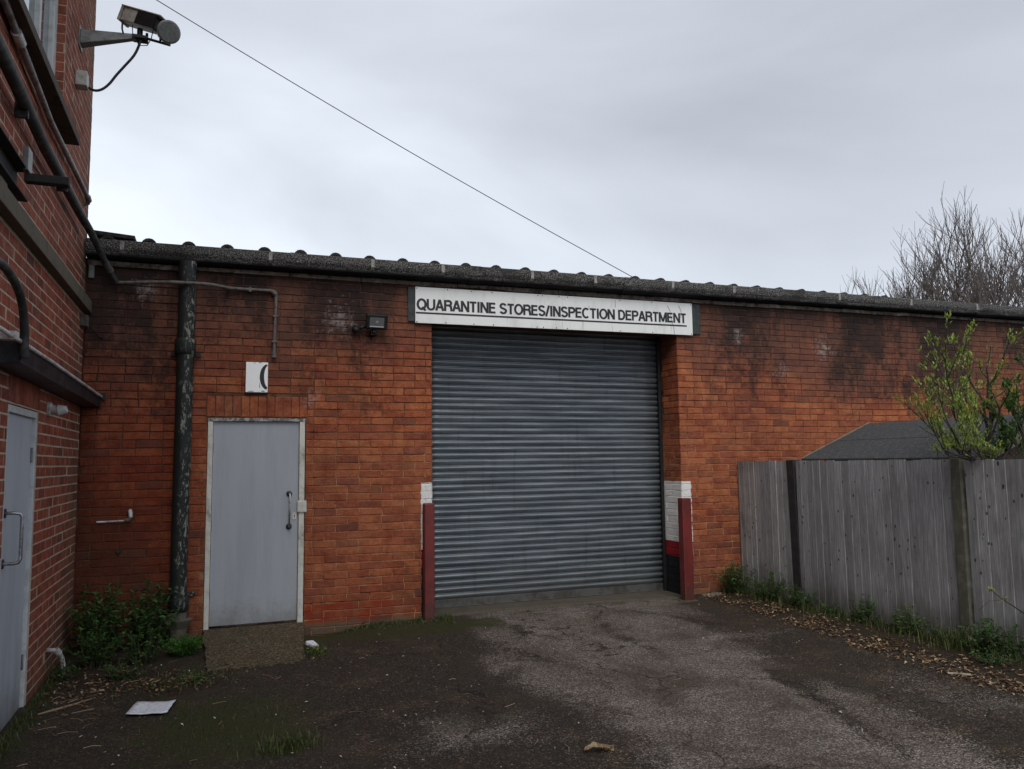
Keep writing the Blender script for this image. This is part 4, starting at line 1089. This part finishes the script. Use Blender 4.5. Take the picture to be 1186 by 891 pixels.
weed('weed_clump', .84, -1.05, .06, .08, 12, .025, M['leaf_spring'], 'tiny yellow green weed beside the slab by the crumpled packet', 'weed', None, 9)
G2 = 'weeds along the foot of the timber fence'
rx = (5.0, 5.83, -9, -.03)
for i, (x, y, h, sp, ns, lf, lab) in enumerate((
    (5.62, -.22, .40, .26, 34, .055, 'big dark weed where the fence meets the brick wall'),
    (5.66, -.75, .34, .24, 30, .05, 'dark weed under the first fence panel beside the dark post'),
    (5.68, -1.20, .26, .22, 26, .045, 'spreading weed just right of the dark fence post'),
    (5.72, -1.62, .15, .15, 14, .04, 'low sparse weed below the left half of the wide fence panel'),
    (5.70, -2.05, .26, .15, 20, .045, 'rounded green weed below the middle of the wide fence panel'),
    (5.72, -2.55, .26, .17, 20, .05, 'light leaved weed left of the green brown fence post'),
    (5.70, -2.86, .16, .14, 14, .04, 'low weed at the foot of the green brown fence post'),
    (5.64, -3.42, .32, .24, 34, .055, 'dense dark weed at the right end of the visible fence'),
    (5.45, -3.55, .12, .18, 18, .04, 'low green weed at the right edge in front of the dense weed'))):
    weed('fence_weed', x, y, h, sp, ns, lf, M['leaf_dark'] if i != 5 else M['leaf_mid'], lab, 'weed', G2, 20+i, bounds=rx)

# spring shrub behind the fence
def branch(mb, p, d, L, r, depth, tips, rg, bend=.25, kids=(2, 3), up=.1, seg=4, shrink=.7, spread=.7, nodes=None):
    pts = [Vector(p)]; d = Vector(d).normalized(); n = 4
    for i in range(n):
        d = (d+Vector((rg.uniform(-bend, bend), rg.uniform(-bend, bend), rg.uniform(-bend, bend)+up))*.5).normalized()
        pts.append(pts[-1]+d*L/n)
    mb.tube(pts, [r*(1-.35*i/n) for i in range(n+1)], seg, caps=False)
    if nodes is not None and depth <= 1: nodes += [(q, d) for q in pts[1:]]
    if depth == 0: tips.append((pts[-1], d)); return
    for k in range(rg.randint(*kids)):
        f = rg.uniform(.35, 1.0) if k else 1.0
        i = min(n-1, int(f*n)); q = pts[i].lerp(pts[i+1], f*n-i) if f < 1 else pts[-1]
        nd = (d+Vector((rg.uniform(-1, 1), rg.uniform(-1, 1), rg.uniform(-.5, 1)))*spread).normalized()
        branch(mb, q, nd, L*shrink*rg.uniform(.8, 1.15), r*.62, depth-1, tips, rg, bend, kids, up, seg, shrink, spread, nodes)
def shrub(name, base, stems, mat, label, seed, lf=.045, nl=7, depth=2):
    rg = random.Random(seed); random.seed(seed)
    t = thing(name, base, label, 'shrub'); st = MB(); lv = MB(); tips = []; nodes = []
    for d, L, r in stems:
        branch(st, Vector(base)+Vector((rg.uniform(-.03, .03), rg.uniform(-.03, .03), 0)), d, L, r, depth, tips, rg, bend=.35, kids=(3, 5), up=.12, seg=6, shrink=.50, spread=.6, nodes=nodes)
    def keep(x, z): return x if z > 1.56 else max(x, FX+.12+(x-FX)*.02)    # stays behind the fence below its top
    st.v = [(keep(x, z), y, z) for x, y, z in st.v]
    for q, d in tips+nodes:
        if rg.random() < (.1 if (q, d) in tips else .5): continue
        for k in range(nl):
            dd = (d+Vector((rg.uniform(-1, 1), rg.uniform(-1, 1), rg.uniform(-.2, 1)))).normalized()
            p = q+Vector((rg.uniform(-.025, .025), rg.uniform(-.025, .025), rg.uniform(-.03, .03)))
            p.x = keep(p.x, p.z-.04)
            leaf(lv, p, dd, lf*rg.uniform(.55, 1.25), lf*.34, (rg.random(), 0, 0), droop=.1)
    st.build('stems', M['bark'], t, smooth=True); lv.build('leaves', mat, t, fix=False)
    return t
shrub('shrub', (6.04, -3.13, 1.15), [((-.02, .0, 1), .80, .017), ((.16, .1, 1), .95, .014), ((-.30, .05, 1.0), 1.0, .014), ((-.75, -.05, .85), .80, .012), ((-1.0, .1, .62), .65, .010), ((.40, -.1, 1), .75, .011), ((-.5, -.15, 1), .6, .010), ((-.95, -.25, .5), .55, .008)], M['leaf_spring'],
      'spring shrub with yellow green leaves above the fence in front of the black roof', 5, lf=.043, nl=6)
shrub('shrub', (6.42, -3.42, 1.15), [((-.1, 0, 1), .8, .014), ((.3, 0, 1), .8, .012), ((-.2, .35, 1), .6, .012), ((-.3, .1, 1), .7, .012)], M['leaf_mid'],
      'darker green bush behind the fence at the right edge of the photo', 12, lf=.055, nl=8)
tw = thing('hanging_twig', (5.80, -3.75, .35), 'thin budding twig reaching in front of the fence from the right edge', 'twig')
m = MB(); P = [Vector((5.74, -4.4, .12)), Vector((5.68, -4.0, .27)), Vector((5.62, -3.7, .40)), Vector((5.60, -3.55, .48)), Vector((5.59, -3.46, .54))]
m.tube(P, [.008, .007, .006, .005, .003], 6); m.tube([P[3], P[3]+Vector((-.05, .08, -.02)), P[3]+Vector((-.07, .16, -.1))], .0015, 4); m.build('stem', M['bark'], tw, smooth=True)
m = MB()
random.seed(3)
for q, k in ((P[4], 14), (P[3], 5), (P[2]+Vector((0, .02, .01)), 8)):
    for i in range(k): leaf(m, q+Vector((rnd(-.01, .01), rnd(-.02, .02), rnd(-.01, .01))), (rnd(-1, 1), rnd(-1, 1), rnd(-.3, 1)), rnd(.025, .045), .014, (rnd(.2, 1), 0, 0))
m.build('leaves', M['leaf_spring'], tw, fix=False)

# bare trees beyond the roof
def bare_tree(name, base, H, label, seed, stems=7, r0=.16, depth=6, spread=.42, L0=.26, group='bare trees beyond the roof', lean=(0, 0, 0)):
    rg = random.Random(seed); t = thing(name, base, label, 'tree', group); B = Vector(base)
    tr = MB(); th = H*.2
    tr.tube([B, B+Vector((.02, 0, th*.5)), B+Vector((0, .05, th))], [r0*1.3, r0, r0*.85], 9); tr.build('trunk', M['bark_far'], t, smooth=True)
    cr = MB(); tips = []
    for i in range(stems):
        a = 6.283*i/stems+rg.uniform(-.3, .3); s = rg.uniform(.1, 1.15)
        branch(cr, B+Vector((0, 0, th*rg.uniform(.8, 1))), Vector((math.cos(a)*s, math.sin(a)*s, 1))+Vector(lean), H*L0*rg.uniform(.85, 1.15), r0*.5, depth-1, tips, rg, bend=.20, kids=(2, 4) if depth < 7 else (2, 3), up=.10, seg=3, shrink=.72, spread=.52)
    cr.build('crown', M['bark_far'], t, fix=False)
    return t
bare_tree('bare_tree', (26.0, 14, 0), 10.3, 'wide bare tree with a fan of grey twigs above the right end of the roof', 4, stems=15, r0=.17, depth=6)
bare_tree('bare_tree', (30.6, 13, 0), 10.9, 'bare tree crowding the right edge of the sky behind the roof', 9, stems=12, r0=.17, depth=6)
bare_tree('bare_tree', (23.9, 14.6, 0), 7.8, 'lower bare tree at the left end of the twiggy group beyond the roof', 15, stems=12, r0=.11)
bare_tree('bare_tree', (18.9, 4.2, 0), 8.6, 'nearer bare tree whose topmost twigs stand highest at the right edge of the sky', 31, stems=7, r0=.09, depth=5)

# ------------------------------------------------------------------ loose stuff on the ground
random.seed(42)
def scatter_litter(spots, smin, smax, curl=.5):
    mb = MB()
    for x, y in spots:
        z = ground_z(x, y)+rnd(.003, .018); L = rnd(smin, smax); w = L*rnd(.3, .6); a = rnd(0, 6.283)
        d = Vector((math.cos(a), math.sin(a), rnd(-.35, .35))).normalized()
        leaf(mb, (x, y, z), d, L, w, (rnd(0, 1)**1.6, 0, 0), droop=rnd(-.2, .3))
    return mb
sp = []
for i in range(4200):
    y = rnd(-4.6, -.05); x0_ = curve_x(y, [(5.25, 0), (5.2, -1.2), (5.05, -2.4), (4.95, -3.2), (4.95, -5)])
    x = x0_+abs(random.gauss(0, .24))
    if x < 5.83 and nz(x*3.1, y*3.1, 5)+.6*nz(x*9, y*9, 2) > rnd(-.55, .25): sp.append((x+rnd(-.05, .03), y))
stuff(scatter_litter(sp, .02, .05).build('leaf_litter', M['dry'], fix=False), 'brown dead leaves heaped in a strip along the foot of the fence', 'dead leaves')
sp = [(random.gauss(-.30, .22), random.gauss(-1.55, .17)) for i in range(350)]+[(random.gauss(-.85, .14), random.gauss(-1.6, .35)) for i in range(220)]
sp = [(x, y) for x, y in sp if x > -1.06]
stuff(scatter_litter(sp, .02, .05).build('leaf_litter', M['dry'], fix=False), 'dead leaves and twigs scattered below the corner weeds on the left', 'dead leaves')
sp = []
while len(sp) < 520:
    x, y = rnd(-1.0, 5.4), rnd(-5.0, -.15)
    if random.random() < (.9 if x < 1.8 else .35): sp.append((x, y))
stuff(scatter_litter(sp, .010, .026).build('pale_debris', M['bits'], fix=False), 'tiny pale chips and petals strewn over the tarmac', 'debris')
m = MB()
for i in range(70):
    x, y = (rnd(-1.0, 2.2), rnd(-4, -.2)) if i < 40 else (random.gauss(-.8, .15), random.gauss(-1.9, .35))
    a = rnd(0, 3.14); L = rnd(.03, .13); z = ground_z(x, y)+.006
    m.tube([(x, y, z), (x+L*.5*math.cos(a), y+L*.5*math.sin(a), z+.004), (x+L*math.cos(a+.2), y+L*math.sin(a+.2), z)], .0018, 4, c=(rnd(.3, 1), 0, 0))
stuff(m.build('twigs', M['dry']), 'thin dry twigs and straw scattered on the dark tarmac', 'twigs')
def blades(spots, h, mat):
    mb = MB()
    for x, y, k in spots:
        z = ground_z(x, y)-.004; a = rnd(0, 6.283); hh = h*k*rnd(.4, 1); le = rnd(.2, .9)*hh; w = .0022
        p = Vector((x, y, z)); q = p+Vector((math.cos(a)*le*.35, math.sin(a)*le*.35, hh*.65)); e = p+Vector((math.cos(a)*le, math.sin(a)*le, hh))
        s = Vector((-math.sin(a), math.cos(a), 0))*w; c = (rnd(0, 1)**1.4, 0, 0); n0 = len(mb.v)
        mb.v += [tuple(p-s), tuple(p+s), tuple(q+s*.8), tuple(q-s*.8), tuple(e)]
        mb.face((n0, n0+1, n0+2, n0+3), c); mb.face((n0+3, n0+2, n0+4), c)
    return mb
sp = []
for i in range(1700):
    x = rnd(.95, 2.3); sp.append((x, -.04-abs(random.gauss(0, .10)), .6 if x < 1.9 else .9))
for i in range(500): sp.append((random.gauss(.42, .09), random.gauss(-3.22, .07), 1.0))
for i in range(300): sp.append((random.gauss(.1, .25), random.gauss(-2.6, .25), .5))
for i in range(900): sp.append((-1.09+abs(random.gauss(0, .05)), rnd(-4, -.9), .8))
for i in range(500): sp.append((random.gauss(-.25, .25), random.gauss(-1.5, .2), .7))
for i in range(500): sp.append((random.gauss(.83, .05), random.gauss(-1.0, .12), .7))
for i in range(2200):
    y = rnd(-4.6, -.05); sp.append((5.80-abs(random.gauss(0, .16)), y, rnd(.8, 2.2)))
for i in range(500): sp.append((random.gauss(5.68, .08), random.gauss(-3.05, .12), rnd(1.5, 3.2)))
stuff(blades(sp, .07, M['grass']).build('grass', M['grass'], fix=False), 'thin grass and moss tufts along the wall foot and the yard edges', 'grass')

# paper and litter
def sheet(pts, z, th=.003, curl=.012, nu=8):
    mb = MB(); a, b, c, d = [Vector((*p, 0)) for p in pts]; n0 = 0
    for j in range(nu+1):
        for i in range(nu+1):
            u, v = i/nu, j/nu; q = a.lerp(b, u).lerp(d.lerp(c, u), v)
            mb.v.append((q.x, q.y, z+curl*(.5+.5*nz(q.x*14, q.y*14, 4))+curl*1.2*(abs(u-.5)*2)**3*.6))
    for j in range(nu):
        for i in range(nu): mb.face((j*(nu+1)+i, j*(nu+1)+i+1, (j+1)*(nu+1)+i+1, (j+1)*(nu+1)+i))
    return mb
z = ground_z(-.36, -2.18)
mb = sheet([(-.475, -2.30), (-.235, -2.36), (-.195, -2.10), (-.43, -2.04)], z+.012)
o = mb.build('paper_sheet', M['paper'], smooth=True, fix=False, loc=(-.36, -2.2, z)); o.modifiers.new('t', 'SOLIDIFY').thickness = .004
tag(o, 'flat white sheet of paper on the tarmac below the corner weeds', 'paper')
m = MB(); m.box(-.055, .055, -.035, .035, 0, .028, M=Matrix.Translation((.835, -.78, ground_z(.835, -.78)+.005)) @ Matrix.Rotation(R(-60), 4, 'Z') @ Matrix.Rotation(R(14), 4, 'Y'))
for i, v in enumerate(m.v): m.v[i] = (v[0]+rnd(-.008, .008), v[1]+rnd(-.008, .008), v[2]+rnd(-.004, .008))
o = m.build('crumpled_packet', M['paper'], bevel=.008, loc=(.835, -.78, 0)); tag(o, 'small crumpled white packet at the right corner of the door slab', 'litter')
m = MB(); bx, by = 2.0, -3.95; z = ground_z(bx, by)+.006; random.seed(8)
n_ = 12
for i in range(n_+1):
    u = i/n_; w_ = .034*math.sin(math.pi*min(1, u*1.05))**.7*(1+.35*math.sin(u*19))+.001
    for v in (-1, -.5, 0, .5, 1):
        m.v.append((bx-.095+.165*u+rnd(-.003, .003), by+.02-.03*u+v*w_+rnd(-.004, .004), z+.022*abs(v)**1.5*(.4+u)+.012*math.sin(u*5)+rnd(0, .005)))
for i in range(n_):
    for j in range(4):
        k = i*5+j; m.face((k, k+1, k+6, k+5), (rnd(.35, .9), 0, 0))
o = m.build('dry_leaf', M['dry'], loc=(bx, by, 0), fix=False); o.modifiers.new('t', 'SOLIDIFY').thickness = .002
tag(o, 'large curled tan leaf lying on the tarmac at the bottom middle', 'leaf')
m = MB(); m.box(-.075, .075, -.016, .014, 0, .012, c=(.25, 0, 0), M=Matrix.Translation((5.02, -3.62, ground_z(5.02, -3.62)+.008)) @ Matrix.Rotation(R(-42), 4, 'Z'))
o = m.build('wood_offcut', M['bits'], bevel=.004, loc=(5.02, -3.62, 0)); tag(o, 'short pale wood offcut in the leaf litter on the right', 'wood offcut')
m = MB(); m.tube([(-.99, -2.10, .03), (-.85, -1.98, .028), (-.72, -1.86, .03)], [.006, .008, .005], 6, c=(.7, 0, 0))
o = m.build('stick', M['dry'], smooth=True, loc=(-.85, -1.98, 0)); tag(o, 'reddish brown stick lying near the foot of the left wall', 'stick')
m = MB()
for i in range(9):
    x, y = 5.35+rnd(-.12, .22), -.14+rnd(-.08, .06); r_ = rnd(.03, .06)
    m.tube([(x, y, -.01), (x+.004, y, r_*.5), (x+.006, y+.002, r_*.8)], [r_*.9, r_, r_*.45], 7)
o = m.build('rubble', M['concrete'], bevel=.006, loc=(5.35, -.14, 0)); stuff(o, 'broken concrete rubble at the wall foot right of the red post', 'rubble')

# ------------------------------------------------------------------ world, sun, camera
w = bpy.data.worlds.new('World'); S.world = w; w.use_nodes = True
nt = w.node_tree; nt.nodes.clear()
out = nt.nodes.new('ShaderNodeOutputWorld'); bg = nt.nodes.new('ShaderNodeBackground'); nt.links.new(bg.outputs[0], out.inputs[0])
sun_dir = Vector((-.18, -.62, .76)).normalized()
elev = math.asin(sun_dir.z); az = math.atan2(sun_dir.x, sun_dir.y)
sky = nt.nodes.new('ShaderNodeTexSky'); sky.sky_type = 'NISHITA'; sky.sun_disc = False; sky.sun_elevation = elev; sky.sun_rotation = az; sky.dust_density = 2
tc = nt.nodes.new('ShaderNodeTexCoord')
mp = nt.nodes.new('ShaderNodeMapping'); mp.inputs['Scale'].default_value = (1, 1, 2.6); mp.inputs['Rotation'].default_value = (.2, .1, .4); nt.links.new(tc.outputs['Generated'], mp.inputs[0])
no = nt.nodes.new('ShaderNodeTexNoise'); no.inputs['Scale'].default_value = 1.5; no.inputs['Detail'].default_value = 5; no.inputs['Roughness'].default_value = .45; no.inputs['Distortion'].default_value = .4
nt.links.new(mp.outputs[0], no.inputs['Vector'])
sep = nt.nodes.new('ShaderNodeSeparateXYZ'); nt.links.new(tc.outputs['Generated'], sep.inputs[0])
def mth(op, a, b):
    m_ = nt.nodes.new('ShaderNodeMath'); m_.operation = op
    for i, v in enumerate((a, b)):
        if isinstance(v, (int, float)): m_.inputs[i].default_value = v
        else: nt.links.new(v, m_.inputs[i])
    return m_.outputs[0]
# cloud deck: brighter low down and to the left, heavier and greyer overhead on the right
f = mth('ADD', mth('MULTIPLY', sep.outputs[2], 1.05), mth('MULTIPLY', sep.outputs[0], .30))
f = mth('ADD', f, mth('MULTIPLY', mth('SUBTRACT', no.outputs[0], .5), 1.0))
cr = nt.nodes.new('ShaderNodeValToRGB'); nt.links.new(f, cr.inputs[0])
cr.color_ramp.elements[0].position = .12; cr.color_ramp.elements[0].color = (.76, .815, .89, 1)
cr.color_ramp.elements[1].position = .95; cr.color_ramp.elements[1].color = (.275, .29, .325, 1)
e_ = cr.color_ramp.elements.new(.5); e_.color = (.49, .525, .58, 1)
vm = nt.nodes.new('ShaderNodeVectorMath'); vm.operation = 'SCALE'; vm.inputs['Scale'].default_value = 10.0; nt.links.new(cr.outputs[0], vm.inputs[0])
mx = nt.nodes.new('ShaderNodeMix'); mx.data_type = 'RGBA'; mx.inputs[0].default_value = .94
nt.links.new(sky.outputs[0], mx.inputs[6]); nt.links.new(vm.outputs[0], mx.inputs[7]); nt.links.new(mx.outputs[2], bg.inputs[0])
bg.inputs[1].default_value = .10
sl = bpy.data.lights.new('sun', 'SUN'); sl.energy = 1.35; sl.angle = R(40); sl.color = (1, .96, .9)
so = bpy.data.objects.new('sun', sl); COL.objects.link(so); so.rotation_euler = sun_dir.to_track_quat('Z', 'Y').to_euler()

cam = bpy.data.cameras.new('camera'); co = bpy.data.objects.new('camera', cam); COL.objects.link(co); S.camera = co
right = Vector((.9356137, -.35278212, -.01310631)); upv = Vector((-.02183313, -.09487846, .99524941)); fwd = Vector((.3523497, .93088284, .09647193))
mat = Matrix((right, upv, -fwd)).transposed().to_4x4(); mat.translation = Vector((0, -7.939, 1.569)); co.matrix_world = mat
cam.sensor_width = 36; cam.lens = 36*914.45/1186; cam.clip_end = 1000; cam.clip_start = .05
S.view_settings.view_transform = 'Standard'; S.view_settings.look = 'None'; S.view_settings.gamma = 1; S.view_settings.exposure = .56
S.render.engine = 'CYCLES'
